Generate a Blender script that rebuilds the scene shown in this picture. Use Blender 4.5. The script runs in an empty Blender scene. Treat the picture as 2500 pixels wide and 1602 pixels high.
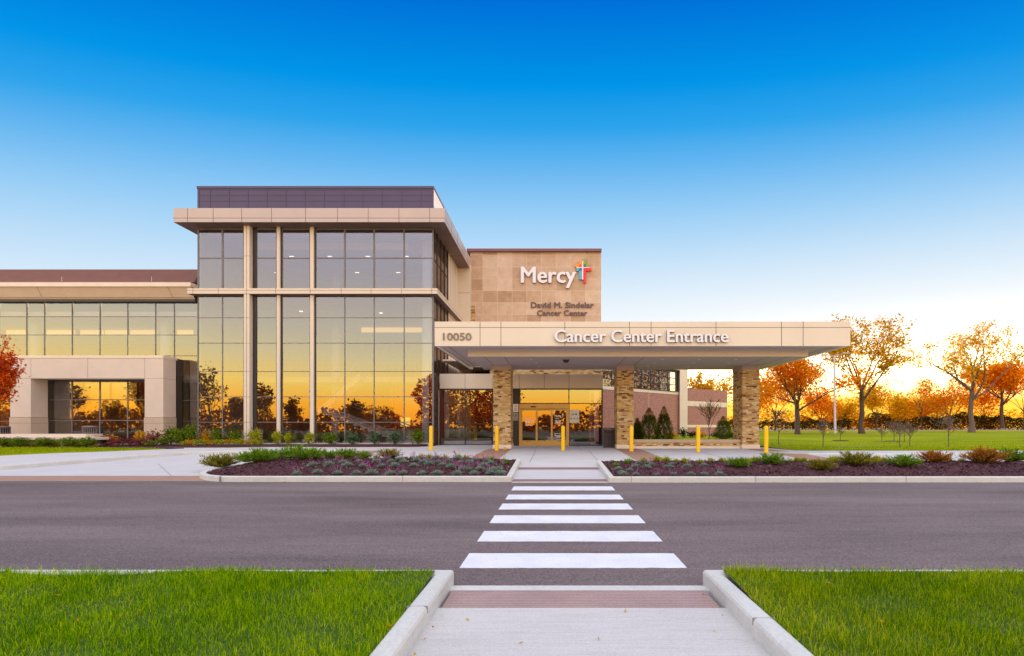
import bpy, math, random
import numpy as np
from mathutils import Vector, Matrix
R = math.radians
C = bpy.context.scene.collection
scn = bpy.context.scene
# ------------------------------------------------------------------ camera
F = 1180.0; VX = 1357.0; HY = 1040.0; CZ = 1.5     # focal length and vanishing point in the photo's pixels
cam = bpy.data.cameras.new('camera'); camo = bpy.data.objects.new('camera', cam); C.objects.link(camo)
camo.location = (0, 0, CZ); camo.rotation_euler = (R(90), 0, 0)
cam.sensor_width = 36; cam.lens = 36*F/2500
cam.shift_x = (1250-VX)/2500; cam.shift_y = (HY-801)/2500
cam.clip_start = 0.05; cam.clip_end = 3000
scn.camera = camo
# ------------------------------------------------------------------ sky
SUN_AZ, SUN_EL = R(31.0), R(1.6)      # azimuth from +Y towards +X
w = bpy.data.worlds.new('World'); scn.world = w; w.use_nodes = True
nt = w.node_tree; N = nt.nodes; L = nt.links
for n in list(N): N.remove(n)
def nd(t, **k):
    n = N.new(t)
    for a, b in k.items(): setattr(n, a, b)
    return n
def mth(op, a, b=None, c=None, clamp=False):
    n = nd('ShaderNodeMath', operation=op); n.use_clamp = clamp
    for i, v in enumerate((a, b, c)):
        if v is None: continue
        if isinstance(v, (int, float)): n.inputs[i].default_value = v
        else: L.new(v, n.inputs[i])
    return n.outputs[0]
def wramp(f, stops):
    n = nd('ShaderNodeValToRGB'); L.new(f, n.inputs[0]); el = n.color_ramp.elements
    for i, (p, c) in enumerate(stops):
        e = el[i] if i < 2 else el.new(p)
        e.position = p; e.color = (*c, 1)
    return n.outputs[0]
def wmix(f, a, b):
    n = nd('ShaderNodeMix', data_type='RGBA'); n.clamp_result = False
    if isinstance(f, (int, float)): n.inputs[0].default_value = f
    else: L.new(f, n.inputs[0])
    for i, v in ((6, a), (7, b)):
        if isinstance(v, tuple): n.inputs[i].default_value = (*v, 1)
        else: L.new(v, n.inputs[i])
    return n.outputs[2]
tc = nd('ShaderNodeTexCoord'); sx = nd('ShaderNodeSeparateXYZ'); L.new(tc.outputs['Generated'], sx.inputs[0])
el = mth('DIVIDE', mth('ARCSINE', sx.outputs[2]), math.pi/2)                 # elevation 0..1
elf = mth('DIVIDE', mth('ARCTAN2', sx.outputs[2], mth('SQRT', mth('ADD', mth('MULTIPLY', sx.outputs[1], sx.outputs[1]), mth('MULTIPLY', mth('MULTIPLY', sx.outputs[0], sx.outputs[0]), .3)))), math.pi/2)   # banding a little wider than high, paler along the sunset's side
az = mth('ARCTAN2', sx.outputs[0], sx.outputs[1])
d = lambda a: a/90.0
front = wramp(elf, [(0, (.80, .89, .97)), (d(12.9), (.74, .86, .97)), (d(19.5), (.47, .71, .94)), (d(23.8), (.29, .60, .92)),
                   (d(28), (.13, .47, .88)), (d(31.5), (.025, .37, .84)), (d(35), (.0, .30, .81)), (d(42), (.0, .150, .68)), (d(47), (.0, .125, .62)), (d(60), (.9, .95, 1.2)), (1, (2.1, 2.0, 1.96))])
back = wramp(el, [(0, (3.7, 1.15, .05)), (d(2.2), (4.1, 1.75, .11)), (d(4.5), (3.8, 2.5, .52)), (d(7.5), (2.75, 2.32, 1.25)), (d(10), (2.2, 1.98, 1.5)),
                  (d(13), (1.85, 1.66, 1.5)), (d(17), (1.50, 1.42, 1.62)), (d(25), (1.42, 1.42, 1.75)), (d(50), (1.6, 1.55, 1.58)), (1, (2.1, 2.0, 1.96))])
# the sunset glow around the sun's azimuth
da = mth('SUBTRACT', az, SUN_AZ)
m1 = mth('ADD', mth('POWER', mth('ABSOLUTE', mth('DIVIDE', da, R(58))), 2.0), mth('POWER', mth('MULTIPLY', el, 90/12.5), 2.0))
glow = mth('EXPONENT', mth('MULTIPLY', m1, -1.0))
glow = mth('MULTIPLY', glow, 1.15, clamp=True)
front = wmix(glow, front, (1.12, 1.08, 1.02))
m3 = mth('ADD', mth('POWER', mth('ABSOLUTE', mth('DIVIDE', da, R(22))), 2.0), mth('POWER', mth('MULTIPLY', el, 90/5.0), 2.0))
front = wmix(mth('EXPONENT', mth('MULTIPLY', m3, -1.0)), front, (13.0, 9.5, 4.6))
m2 = mth('ADD', mth('POWER', mth('ABSOLUTE', mth('DIVIDE', da, R(33))), 2.0), mth('POWER', mth('DIVIDE', mth('SUBTRACT', mth('MULTIPLY', el, 90.0), 0.0), 3.9), 2.0))
low = mth('MULTIPLY', mth('EXPONENT', mth('MULTIPLY', m2, -1.0)), 1.6, clamp=True)
front = wmix(low, front, (1.75, .90, .10))
wb = nd('ShaderNodeMapRange'); wb.interpolation_type = 'SMOOTHSTEP'
L.new(mth('ABSOLUTE', az), wb.inputs[0]); wb.inputs[1].default_value = R(70); wb.inputs[2].default_value = R(120)
sky = wmix(wb.outputs[0], front, back)
bg = nd('ShaderNodeBackground'); bg.inputs[1].default_value = 1.0; L.new(sky, bg.inputs[0])
out = nd('ShaderNodeOutputWorld'); L.new(bg.outputs[0], out.inputs[0])
# ------------------------------------------------------------------ sun, just above the tree line behind the right lawn
sl = bpy.data.lights.new('sun', 'SUN'); sl.energy = 5.0; sl.angle = R(0.8); sl.color = (1, .64, .28)
so = bpy.data.objects.new('sun', sl); C.objects.link(so)
sd = Vector((math.sin(SUN_AZ)*math.cos(SUN_EL), math.cos(SUN_AZ)*math.cos(SUN_EL), math.sin(SUN_EL)))
so.rotation_euler = (-sd).to_track_quat('-Z', 'Y').to_euler(); so.location = (60, 100, 30)
vs = scn.view_settings; scn.display_settings.display_device = 'sRGB'
vs.view_transform = 'Standard'; vs.look = 'None'; vs.exposure = 0; vs.gamma = 1; vs.use_curve_mapping = False
scn.cycles.max_bounces = 10; scn.cycles.diffuse_bounces = 6; scn.cycles.transparent_max_bounces = 16; scn.cycles.use_denoising = True
scn.cycles.sample_clamp_indirect = 6
# ------------------------------------------------------------------ placement helpers (photo measurements -> metres)
def PX(px, D): return (px-VX)*D/F
def PZ(py, D): return CZ+(HY-py)*D/F
ZF = 0.28
def gz(y): return 0.0 if y < 13 else min(ZF, ZF*(y-13)/10.75)
def gpt(px, py, lift=0.0):
    D = 15.0
    for _ in range(30): D = (CZ-gz(D)-lift)*F/(py-HY)
    return PX(px, D), D, gz(D)+lift
# ------------------------------------------------------------------ materials
def new_mat(name):
    m = bpy.data.materials.new(name); m.use_nodes = True
    nt = m.node_tree; b = nt.nodes['Principled BSDF']
    return m, nt, b
def tnode(nt, t, **k):
    n = nt.nodes.new(t)
    for a, b in k.items(): setattr(n, a, b)
    return n
def ramp(nt, f, stops, interp='LINEAR'):
    n = nt.nodes.new('ShaderNodeValToRGB'); nt.links.new(f, n.inputs[0]); e = n.color_ramp.elements
    n.color_ramp.interpolation = interp
    for i, (p, c) in enumerate(stops):
        q = e[i] if i < 2 else e.new(p)
        q.position = p; q.color = (*c, 1)
    return n.outputs[0]
def mixc(nt, f, a, b, blend='MIX'):
    n = nt.nodes.new('ShaderNodeMix'); n.data_type = 'RGBA'; n.blend_type = blend
    for i, v in ((0, f), (6, a), (7, b)):
        if isinstance(v, tuple): n.inputs[i].default_value = (*v, 1)
        elif isinstance(v, (int, float)): n.inputs[i].default_value = v
        else: nt.links.new(v, n.inputs[i])
    return n.outputs[2]
def noise(nt, scale, detail=4, rough=.6, vec=None, stretch=None):
    n = tnode(nt, 'ShaderNodeTexNoise'); n.inputs['Scale'].default_value = scale
    n.inputs['Detail'].default_value = detail; n.inputs['Roughness'].default_value = rough
    if vec is None:
        vec = tnode(nt, 'ShaderNodeTexCoord').outputs['Object']
    if stretch:
        mp = tnode(nt, 'ShaderNodeMapping'); nt.links.new(vec, mp.inputs[0]); mp.inputs['Scale'].default_value = stretch; vec = mp.outputs[0]
    nt.links.new(vec, n.inputs[0]); return n.outputs[0]
def sc(c, k): return tuple(min(1, x*k) for x in c)
def bump(nt, b, h, strength, dist=.02):
    n = tnode(nt, 'ShaderNodeBump'); n.inputs['Strength'].default_value = strength; n.inputs['Distance'].default_value = dist
    nt.links.new(h, n.inputs['Height']); nt.links.new(n.outputs[0], b.inputs['Normal'])
def plain(name, c, rough=.5, metal=0.0, scale=1.5, var=.12, fine=None, bmp=0, spec=.5):
    m, nt, b = new_mat(name)
    f = noise(nt, scale)
    col = ramp(nt, f, [(.25, sc(c, 1-var)), (.75, sc(c, 1+var))])
    if fine:
        g = noise(nt, fine[0], 2)
        col = mixc(nt, fine[1], col, ramp(nt, g, [(.35, sc(c, .55)), (.65, sc(c, 1.4))]))
    nt.links.new(col, b.inputs['Base Color']); b.inputs['Roughness'].default_value = rough; b.inputs['Metallic'].default_value = metal
    b.inputs['Specular IOR Level'].default_value = spec
    if bmp: bump(nt, b, noise(nt, fine[0] if fine else 40, 3), bmp)
    return m
def wallvec(nt, sxy, sz):
    tcn = tnode(nt, 'ShaderNodeTexCoord'); s = tnode(nt, 'ShaderNodeSeparateXYZ'); nt.links.new(tcn.outputs['Object'], s.inputs[0])
    a = tnode(nt, 'ShaderNodeMath', operation='ADD'); nt.links.new(s.outputs[0], a.inputs[0]); nt.links.new(s.outputs[1], a.inputs[1])
    cmb = tnode(nt, 'ShaderNodeCombineXYZ')
    nt.links.new(a.outputs[0], cmb.inputs[0]); nt.links.new(s.outputs[2], cmb.inputs[1])
    return cmb.outputs[0], tcn.outputs['Object']
def brickmat(name, bw, rh, mortar, cols, mcol, offset=.5, squash=1.0, sq_f=2, stain=.25, rough=.8, bmp=.6, warp=0.0, vary=None):
    m, nt, b = new_mat(name)
    v, ov = wallvec(nt, 1, 1)
    if warp:
        nz = noise(nt, 2.2, 3, vec=ov)
        mm = tnode(nt, 'ShaderNodeVectorMath', operation='MULTIPLY_ADD')
        s = tnode(nt, 'ShaderNodeCombineXYZ'); nt.links.new(nz, s.inputs[0]); nt.links.new(nz, s.inputs[1])
        nt.links.new(s.outputs[0], mm.inputs[0]); mm.inputs[1].default_value = (warp, warp*.3, 0); nt.links.new(v, mm.inputs[2]); v = mm.outputs[0]
    t = tnode(nt, 'ShaderNodeTexBrick'); nt.links.new(v, t.inputs['Vector'])
    t.offset = offset; t.squash = squash; t.squash_frequency = sq_f
    t.inputs['Color1'].default_value = (0, 0, 0, 1); t.inputs['Color2'].default_value = (1, 1, 1, 1); t.inputs['Mortar'].default_value = (.5, .5, .5, 1)
    t.inputs['Scale'].default_value = 1; t.inputs['Mortar Size'].default_value = mortar; t.inputs['Mortar Smooth'].default_value = .1; t.inputs['Bias'].default_value = 0
    t.inputs['Brick Width'].default_value = bw; t.inputs['Row Height'].default_value = rh
    sep = tnode(nt, 'ShaderNodeSeparateColor'); nt.links.new(t.outputs['Color'], sep.inputs[0])
    col = ramp(nt, sep.outputs[0], cols)
    if stain:
        st = noise(nt, 3.0, 5, .65, vec=ov)
        col = mixc(nt, stain, col, ramp(nt, st, [(.3, sc(cols[0][1], .8)), (.7, sc(cols[-1][1], 1.1))]))
    if vary:
        st = noise(nt, vary[0], 3, .6, vec=ov)
        col = mixc(nt, vary[1], col, ramp(nt, st, [(.4, (.35, .35, .35)), (.6, (1, 1, 1))]), 'MULTIPLY')
    col = mixc(nt, t.outputs['Fac'], col, mcol)
    nt.links.new(col, b.inputs['Base Color']); b.inputs['Roughness'].default_value = rough; b.inputs['Specular IOR Level'].default_value = .25
    if bmp:
        inv = tnode(nt, 'ShaderNodeMath', operation='SUBTRACT'); inv.inputs[0].default_value = 1; nt.links.new(t.outputs['Fac'], inv.inputs[1])
        ad = tnode(nt, 'ShaderNodeMath', operation='MULTIPLY_ADD'); nt.links.new(sep.outputs[0], ad.inputs[0]); ad.inputs[1].default_value = .8; nt.links.new(inv.outputs[0], ad.inputs[2])
        bump(nt, b, ad.outputs[0], bmp, .03)
    return m
M = {}
M['panel'] = plain('champagne_metal_panel', (.71, .61, .49), .42, .0, .5, .05)
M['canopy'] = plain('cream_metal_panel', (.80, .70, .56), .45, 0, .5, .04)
M['fascia'] = plain('taupe_metal_panel', (.55, .455, .42), .38, .0, .5, .06)
M['seam'] = plain('dark_joint', (.10, .07, .055), .8)
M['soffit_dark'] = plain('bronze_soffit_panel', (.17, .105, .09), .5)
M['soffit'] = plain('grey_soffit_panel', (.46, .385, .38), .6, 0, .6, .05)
M['purple'] = plain('dark_plum_metal', (.07, .05, .12), .4, .0, .7, .08)
M['purple_sheen'] = plain('bright_side_sheen', (.75, .70, .70), .3, .2)  # bright reflection on the penthouse side, put into the colour
M['rib'] = plain('dark_red_ribbed_metal', (.20, .085, .09), .45)
M['white_trim'] = plain('pale_stone_trim', (.80, .69, .57), .6, 0, 2, .06)
M['frieze'] = plain('tan_stucco', (.56, .42, .30), .75, 0, 1.5, .06)
M['limestone'] = plain('pale_limestone_panel', (.70, .58, .50), .7, 0, 1.2, .05, (60, .06))
M['limestone_base'] = plain('tan_limestone_base', (.56, .44, .34), .7, 0, 2, .08, (60, .08))
M['mullion'] = plain('dark_bronze_frame', (.17, .155, .165), .4)
M['mullion_dark'] = plain('black_bronze_frame', (.03, .024, .026), .4)
M['gold'] = plain('gold_anodised_frame', (.60, .36, .10), .35, .25, 2, .05)
M['silver'] = plain('brushed_frame', (.55, .47, .40), .4, .3)
M['stacked'] = brickmat('stacked_ledgestone', .29, .078, .003, [(0, (.14, .06, .03)), (.08, (.24, .11, .04)), (.16, (.56, .34, .12)), (.45, (.68, .46, .19)), (.7, (.74, .54, .27)), (.86, (.80, .65, .42)), (.95, (.44, .26, .12)), (1, (.32, .17, .09))],
                        (.30, .18, .08), offset=.43, squash=.62, sq_f=3, stain=.15, warp=.05)
M['stacked_dark'] = brickmat('shadowed_ledgestone', .34, .095, .006, [(0, (.06, .03, .025)), (.5, (.11, .06, .045)), (1, (.16, .09, .07))], (.04, .03, .02), offset=.43, squash=.62, sq_f=3, stain=.2)  # ledgestone copy with shade put into its colours
M['sandstone'] = brickmat('sandstone_tile', 1.137, .922, .016, [(0, (.44, .28, .17)), (.2, (.56, .38, .25)), (.4, (.61, .43, .30)), (.6, (.62, .45, .33)), (.8, (.66, .49, .36)), (1, (.73, .57, .44))],
                          (.74, .57, .42), offset=0, stain=.28, bmp=.1, rough=.75)
M['brick'] = brickmat('pink_brick', .21, .07, .010, [(0, (.26, .105, .095)), (.5, (.42, .165, .14)), (1, (.52, .23, .19))], (.44, .30, .26), stain=.18, bmp=.3)
M['concrete'] = plain('pale_concrete', (.56, .545, .56), .8, 0, .9, .07, (30, .08), .08)
M['kerb'] = plain('kerb_concrete', (.61, .60, .565), .8, 0, 2.2, .12, (35, .14), .12)
M['joint'] = plain('concrete_joint', (.26, .25, .25), .9)
M['terracotta'] = plain('stamped_terracotta_concrete', (.38, .22, .155), .8, 0, 3, .12, (60, .15))
M['brown_band'] = plain('mauve_brown_concrete', (.27, .165, .155), .85, 0, 3, .14, (50, .2), .1)
M['tactile'] = plain('pink_grooved_paving', (.43, .30, .285), .85, 0, 2, .12, (50, .2), .15)
def paintmat():
    m, nt, b = new_mat('road_paint')
    tcv = tnode(nt, 'ShaderNodeTexCoord').outputs['Object']
    col = ramp(nt, noise(nt, 2, 4, .6, tcv), [(.3, (.72, .72, .76)), (.7, (.86, .86, .90))])
    chips = ramp(nt, noise(nt, 26, 6, .75, tcv), [(.33, (.8, .8, .8)), (.41, (0, 0, 0))])
    col = mixc(nt, chips, col, (.30, .27, .28))
    nt.links.new(col, b.inputs['Base Color']); b.inputs['Roughness'].default_value = .6; return m
M['white_paint'] = paintmat()
M['yellow'] = plain('yellow_bollard_plastic', (.95, .56, .0), .35, 0, 2, .03)
M['can'] = plain('dark_can_metal', (.15, .12, .12), .45)
M['can_dark'] = plain('can_liner', (.018, .015, .015), .6)
M['can_light'] = plain('taupe_can_metal', (.20, .155, .135), .45)
M['letter_white'] = plain('white_letter', (.85, .85, .90), .4, 0, 1, .01)
M['letter_side'] = plain('letter_return', (.10, .09, .095), .5)
M['letter_grey'] = plain('grey_brown_letter', (.155, .10, .095), .55, 0, 1, .03)
M['letter_taupe'] = plain('taupe_letter', (.27, .205, .14), .55, 0, 1, .03)
for nm, c in (('orange', (.95, .32, .0)), ('redorange', (.87, .09, .01)), ('green', (.25, .40, .035)), ('slate', (.06, .12, .20)), ('cyan', (.10, .43, .66)), ('blue', (.0, .15, .38)), ('red', (.88, .015, .035))):
    M['logo_'+nm] = plain('logo_'+nm, c, .4, 0, 1, .01)
M['paper'] = plain('white_notice', (.78, .76, .72), .5, 0, 1, .01)
M['paper_grey'] = plain('grey_notice', (.30, .27, .25), .5, 0, 1, .01)
M['ink'] = plain('notice_ink', (.05, .05, .05), .6)
M['ink_red'] = plain('notice_red', (.6, .02, .02), .6)
M['ink_tan'] = plain('notice_tan', (.48, .33, .10), .6)
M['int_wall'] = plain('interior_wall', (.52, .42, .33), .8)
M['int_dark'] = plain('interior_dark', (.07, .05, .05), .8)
M['int_ceiling'] = plain('interior_ceiling', (.66, .52, .47), .8)
M['int_floor'] = plain('interior_floor', (.12, .10, .09), .3)
M['int_white'] = plain('interior_column_paint', (.78, .78, .80), .6)
M['bark'] = plain('bark', (.10, .065, .05), .9, 0, 6, .3, (25, .4), .5)
M['bark_grey'] = plain('grey_bark', (.17, .12, .10), .9, 0, 6, .25, (25, .4), .4)
M['pole'] = plain('galvanised_pole', (.55, .47, .42), .5, .2)
M['pole_dark'] = plain('dark_pole', (.10, .07, .05), .5)
M['plant_stem'] = plain('plant_stem', (.14, .09, .05), .9)
def emis(name, c, s):
    m, nt, b = new_mat(name); b.inputs['Base Color'].default_value = (*c, 1)
    b.inputs['Emission Color'].default_value = (*c, 1); b.inputs['Emission Strength'].default_value = s; return m
M['lamp'] = emis('ceiling_lamp', (1, .85, .6), 2.2)
M['cove'] = emis('warm_cove_light', (1, .60, .20), 0.7)
M['fill_strip'] = emis('fill_strip', (1, .72, .42), 3.5)  # for an added interior fill light
M['int_red'] = plain('red_feature_wall', (.62, .045, .012), .6)
M['screen'] = emis('lit_screen', (1, .62, .10), 1.6)
def glassmat(name, refl, tint, trans):
    m, nt, b = new_mat(name); nt.nodes.remove(b)
    g = tnode(nt, 'ShaderNodeBsdfGlossy'); g.inputs['Color'].default_value = (*tint, 1); g.inputs['Roughness'].default_value = 0.0
    t = tnode(nt, 'ShaderNodeBsdfTransparent'); t.inputs['Color'].default_value = (*trans, 1)
    lw = tnode(nt, 'ShaderNodeLayerWeight'); lw.inputs['Blend'].default_value = .25
    mr = tnode(nt, 'ShaderNodeMapRange'); nt.links.new(lw.outputs['Fresnel'], mr.inputs[0]); mr.inputs[3].default_value = refl; mr.inputs[4].default_value = .95
    mx = tnode(nt, 'ShaderNodeMixShader'); nt.links.new(mr.outputs[0], mx.inputs[0]); nt.links.new(t.outputs[0], mx.inputs[1]); nt.links.new(g.outputs[0], mx.inputs[2])
    bp = tnode(nt, 'ShaderNodeBump'); bp.inputs['Strength'].default_value = .05; bp.inputs['Distance'].default_value = .02
    nt.links.new(noise(nt, .55, 1, .4), bp.inputs['Height']); nt.links.new(bp.outputs[0], g.inputs['Normal'])
    nt.links.new(mx.outputs[0], nt.nodes['Material Output'].inputs[0]); return m
M['glass'] = glassmat('reflective_glass', .20, (1, 1, 1), (.62, .63, .64))
M['glass_side'] = glassmat('side_glass', .14, (.9, .9, .9), (.5, .45, .42))
M['door_glass'] = glassmat('door_glass', .20, (1, .9, .8), (.5, .48, .45))
def leafmat(name, stops, trans=.45, tcol=None, rough=.6):
    m, nt, b = new_mat(name); nt.nodes.remove(b)
    geo = tnode(nt, 'ShaderNodeNewGeometry'); nz = noise(nt, .9, 2)
    a = tnode(nt, 'ShaderNodeMath', operation='MULTIPLY_ADD'); nt.links.new(nz, a.inputs[0]); a.inputs[1].default_value = .7
    s = tnode(nt, 'ShaderNodeMath', operation='MULTIPLY_ADD'); nt.links.new(geo.outputs['Random Per Island'], s.inputs[0]); s.inputs[1].default_value = .8; s.inputs[2].default_value = -.25
    nt.links.new(s.outputs[0], a.inputs[2])
    col = ramp(nt, a.outputs[0], stops)
    d_ = tnode(nt, 'ShaderNodeBsdfDiffuse'); nt.links.new(col, d_.inputs[0])
    t = tnode(nt, 'ShaderNodeBsdfTranslucent')
    if tcol: nt.links.new(mixc(nt, .7, col, tcol), t.inputs[0])
    else: nt.links.new(col, t.inputs[0])
    mx = tnode(nt, 'ShaderNodeMixShader'); mx.inputs[0].default_value = trans
    nt.links.new(d_.outputs[0], mx.inputs[1]); nt.links.new(t.outputs[0], mx.inputs[2])
    nt.links.new(mx.outputs[0], nt.nodes['Material Output'].inputs[0]); return m
M['grass'] = leafmat('grass_blade', [(0, (.02, .09, .0)), (.35, (.11, .28, .0)), (.7, (.36, .56, .0)), (1, (.70, .74, .01))], .42)
M['grass_yellow'] = leafmat('yellow_grass_blade', [(0, (.03, .10, .0)), (.35, (.14, .28, .0)), (.7, (.41, .53, .0)), (1, (.74, .68, .03))], .42)
M['grass_far'] = leafmat('sunlit_grass_blade', [(0, (.15, .25, .002)), (.5, (.32, .41, .003)), (1, (.54, .56, .01))], .5)  # low sunlight put into the blade colours
M['lf_orange'] = leafmat('orange_leaf', [(0, (.50, .10, .004)), (.4, (.82, .24, .006)), (.75, (.93, .42, .01)), (1, (.97, .60, .03))], .72)
M['lf_gold'] = leafmat('gold_leaf', [(0, (.36, .18, .006)), (.4, (.70, .36, .008)), (.75, (.90, .52, .012)), (1, (.97, .68, .04))], .72)
M['lf_olive'] = leafmat('olive_gold_leaf', [(0, (.22, .15, .006)), (.45, (.52, .30, .008)), (.8, (.80, .44, .012)), (1, (.94, .58, .03))], .7)
M['lf_red'] = leafmat('red_leaf', [(0, (.40, .02, .01)), (.45, (.66, .07, .012)), (.8, (.80, .20, .015)), (1, (.85, .38, .03))], .45)
M['lf_hedge'] = leafmat('dark_hedge_leaf', [(0, (.012, .022, .008)), (.6, (.035, .045, .012)), (1, (.10, .08, .02))], .3)
M['lf_conifer'] = leafmat('conifer_spray', [(0, (.025, .06, .006)), (.6, (.08, .14, .012)), (1, (.22, .22, .03))], .25)
M['lf_contip'] = leafmat('bronze_conifer_tip', [(0, (.12, .08, .01)), (.6, (.30, .20, .03)), (1, (.46, .28, .04))], .35)
M['jun_green'] = leafmat('juniper_green', [(0, (.04, .12, .006)), (.5, (.17, .34, .016)), (1, (.44, .52, .06))], .3)
M['jun_olive'] = leafmat('juniper_olive', [(0, (.08, .10, .008)), (.5, (.25, .25, .02)), (1, (.52, .36, .05))], .3)
M['jun_orange'] = leafmat('juniper_rust', [(0, (.16, .06, .01)), (.5, (.44, .17, .025)), (1, (.64, .32, .05))], .3)
M['lf_shrub'] = leafmat('shrub_leaf', [(0, (.03, .08, .008)), (.5, (.12, .20, .014)), (1, (.34, .36, .03))], .35)
M['lf_bluegreen'] = leafmat('blue_green_leaf', [(0, (.03, .075, .04)), (.5, (.09, .17, .085)), (1, (.22, .29, .11))], .3)
M['lf_lime'] = leafmat('lime_leaf', [(0, (.14, .20, .008)), (.5, (.40, .44, .02)), (1, (.70, .56, .04))], .4)
M['lf_amber'] = leafmat('amber_leaf', [(0, (.36, .17, .01)), (.5, (.66, .34, .015)), (1, (.78, .52, .03))], .4)
M['lf_burgundy'] = leafmat('burgundy_leaf', [(0, (.07, .015, .02)), (.5, (.21, .045, .05)), (1, (.42, .14, .10))], .3)
M['lf_grey'] = leafmat('grey_green_needle', [(0, (.14, .20, .16)), (.5, (.28, .36, .30)), (1, (.46, .52, .44))], .2)
M['lf_magenta'] = leafmat('magenta_petal', [(0, (.45, .02, .30)), (1, (.70, .10, .52))], .35)
M['lf_lilac'] = leafmat('lilac_petal', [(0, (.40, .30, .50)), (1, (.62, .52, .66))], .35)
M['lf_yellowflower'] = leafmat('yellow_petal', [(0, (.80, .50, .02)), (1, (.85, .65, .05))], .3)
M['lf_back'] = leafmat('distant_leaf', [(0, (.20, .035, .008)), (.5, (.48, .10, .012)), (1, (.70, .24, .02))], .35)
def asphalt():
    m, nt, b = new_mat('asphalt')
    tcv = tnode(nt, 'ShaderNodeTexCoord').outputs['Object']
    big = noise(nt, .45, 6, .68, tcv, (.22, 1.3, 1)); patch = noise(nt, .16, 4, .6, tcv, (.5, 1, 1)); mid = noise(nt, 9, 4, .7, tcv); fin = noise(nt, 30, 2, .8, tcv); vf = noise(nt, 75, 1, .8, tcv)
    g3 = lambda a: (a, a, a)
    col = ramp(nt, big, [(.32, (.135, .098, .098)), (.5, (.255, .192, .190)), (.68, (.37, .288, .28))])
    col = mixc(nt, .30, col, ramp(nt, patch, [(.38, (.155, .118, .124)), (.62, (.285, .222, .212))]))
    col = mixc(nt, .8, col, ramp(nt, mid, [(.35, g3(.78)), (.65, g3(1.0))]), 'MULTIPLY')
    col = mixc(nt, .9, col, ramp(nt, fin, [(.36, g3(.55)), (.52, g3(.95)), (.68, g3(1.0))]), 'MULTIPLY')
    col = mixc(nt, .9, col, ramp(nt, vf, [(.36, g3(.55)), (.50, g3(.95)), (.66, g3(1.0))]), 'MULTIPLY')
    lt = ramp(nt, noise(nt, 48, 1, .8, tcv), [(.60, g3(0)), (.70, g3(.5))]); col = mixc(nt, lt, col, (.46, .38, .38))
    # thin sealed cracks
    vo = tnode(nt, 'ShaderNodeTexVoronoi', feature='DISTANCE_TO_EDGE'); vo.inputs['Scale'].default_value = .22; vo.inputs['Randomness'].default_value = 1
    wv = tnode(nt, 'ShaderNodeVectorMath', operation='MULTIPLY_ADD'); cx = tnode(nt, 'ShaderNodeCombineXYZ'); nt.links.new(mid, cx.inputs[0]); nt.links.new(big, cx.inputs[1])
    nt.links.new(cx.outputs[0], wv.inputs[0]); wv.inputs[1].default_value = (.5, 1.6, 0); nt.links.new(tcv, wv.inputs[2]); nt.links.new(wv.outputs[0], vo.inputs['Vector'])
    cr = ramp(nt, vo.outputs['Distance'], [(.0, (.45, .45, .45)), (.004, (0, 0, 0))])
    gate = ramp(nt, patch, [(.50, (0, 0, 0)), (.58, (1, 1, 1))])
    cr = mixc(nt, 1.0, cr, gate, 'MULTIPLY'); col = mixc(nt, cr, col, (.05, .04, .04))
    nt.links.new(col, b.inputs['Base Color']); b.inputs['Roughness'].default_value = .85; b.inputs['Specular IOR Level'].default_value = .25
    bump(nt, b, fin, .6, .012); return m
M['asphalt'] = asphalt()
def walkmat():
    m, nt, b = new_mat('broomed_concrete')
    tcv = tnode(nt, 'ShaderNodeTexCoord').outputs['Object']
    big = noise(nt, .8, 5, .6, tcv, (.5, 1.2, 1)); st = noise(nt, 1.5, 5, .75, tcv, (1, 22, 1)); fin = noise(nt, 70, 2, .7, tcv)
    col = ramp(nt, big, [(.32, (.50, .475, .45)), (.5, (.60, .575, .555)), (.68, (.70, .675, .655))])
    col = mixc(nt, .42, col, ramp(nt, st, [(.3, (.40, .375, .355)), (.7, (.72, .69, .675))]))
    col = mixc(nt, .16, col, ramp(nt, fin, [(.4, (.3, .28, .27)), (.6, (.75, .72, .70))]))
    spots = ramp(nt, noise(nt, 3.2, 5, .7, tcv), [(.62, (0, 0, 0)), (.76, (.5, .5, .5))]); col = mixc(nt, spots, col, (.42, .37, .33))
    nt.links.new(col, b.inputs['Base Color']); b.inputs['Roughness'].default_value = .85; b.inputs['Specular IOR Level'].default_value = .25
    bump(nt, b, st, .15, .01); return m
M['walk'] = walkmat()
def lawnmat(name, lo, mid_, hi, dry=None):
    m, nt, b = new_mat(name)
    tcv = tnode(nt, 'ShaderNodeTexCoord').outputs['Object']
    big = noise(nt, .12, 4, .6, tcv, (.7, 1.5, 1)); fin = noise(nt, 9, 3, .7, tcv); vf = noise(nt, 60, 2, .7, tcv)
    col = ramp(nt, big, [(.3, lo), (.5, mid_), (.7, hi)])
    col = mixc(nt, .35, col, ramp(nt, fin, [(.3, sc(lo, .7)), (.7, sc(hi, 1.2))]))
    col = mixc(nt, .3, col, ramp(nt, vf, [(.3, sc(lo, .6)), (.7, sc(hi, 1.2))]))
    nt.links.new(col, b.inputs['Base Color']); b.inputs['Roughness'].default_value = .9; b.inputs['Specular IOR Level'].default_value = .1
    bump(nt, b, vf, .8, .05); return m
M['lawn'] = lawnmat('far_lawn', (.085, .19, .002), (.25, .35, .002), (.48, .48, .004))  # far lawn's sunlight and shade patches put into its colour range
M['turf_base'] = plain('turf_soil', (.06, .10, .004), .95, 0, 3, .3, (30, .3))
M['drygrass'] = plain('dry_grass', (.42, .28, .14), .9, 0, .5, .2, (3, .2))
M['ground'] = plain('field_ground', (.12, .13, .04), .9, 0, .05, .2)
M['mulch'] = plain('bark_mulch', (.085, .036, .044), .95, 0, 2.5, .2, (45, .65), .9, .15)
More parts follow.
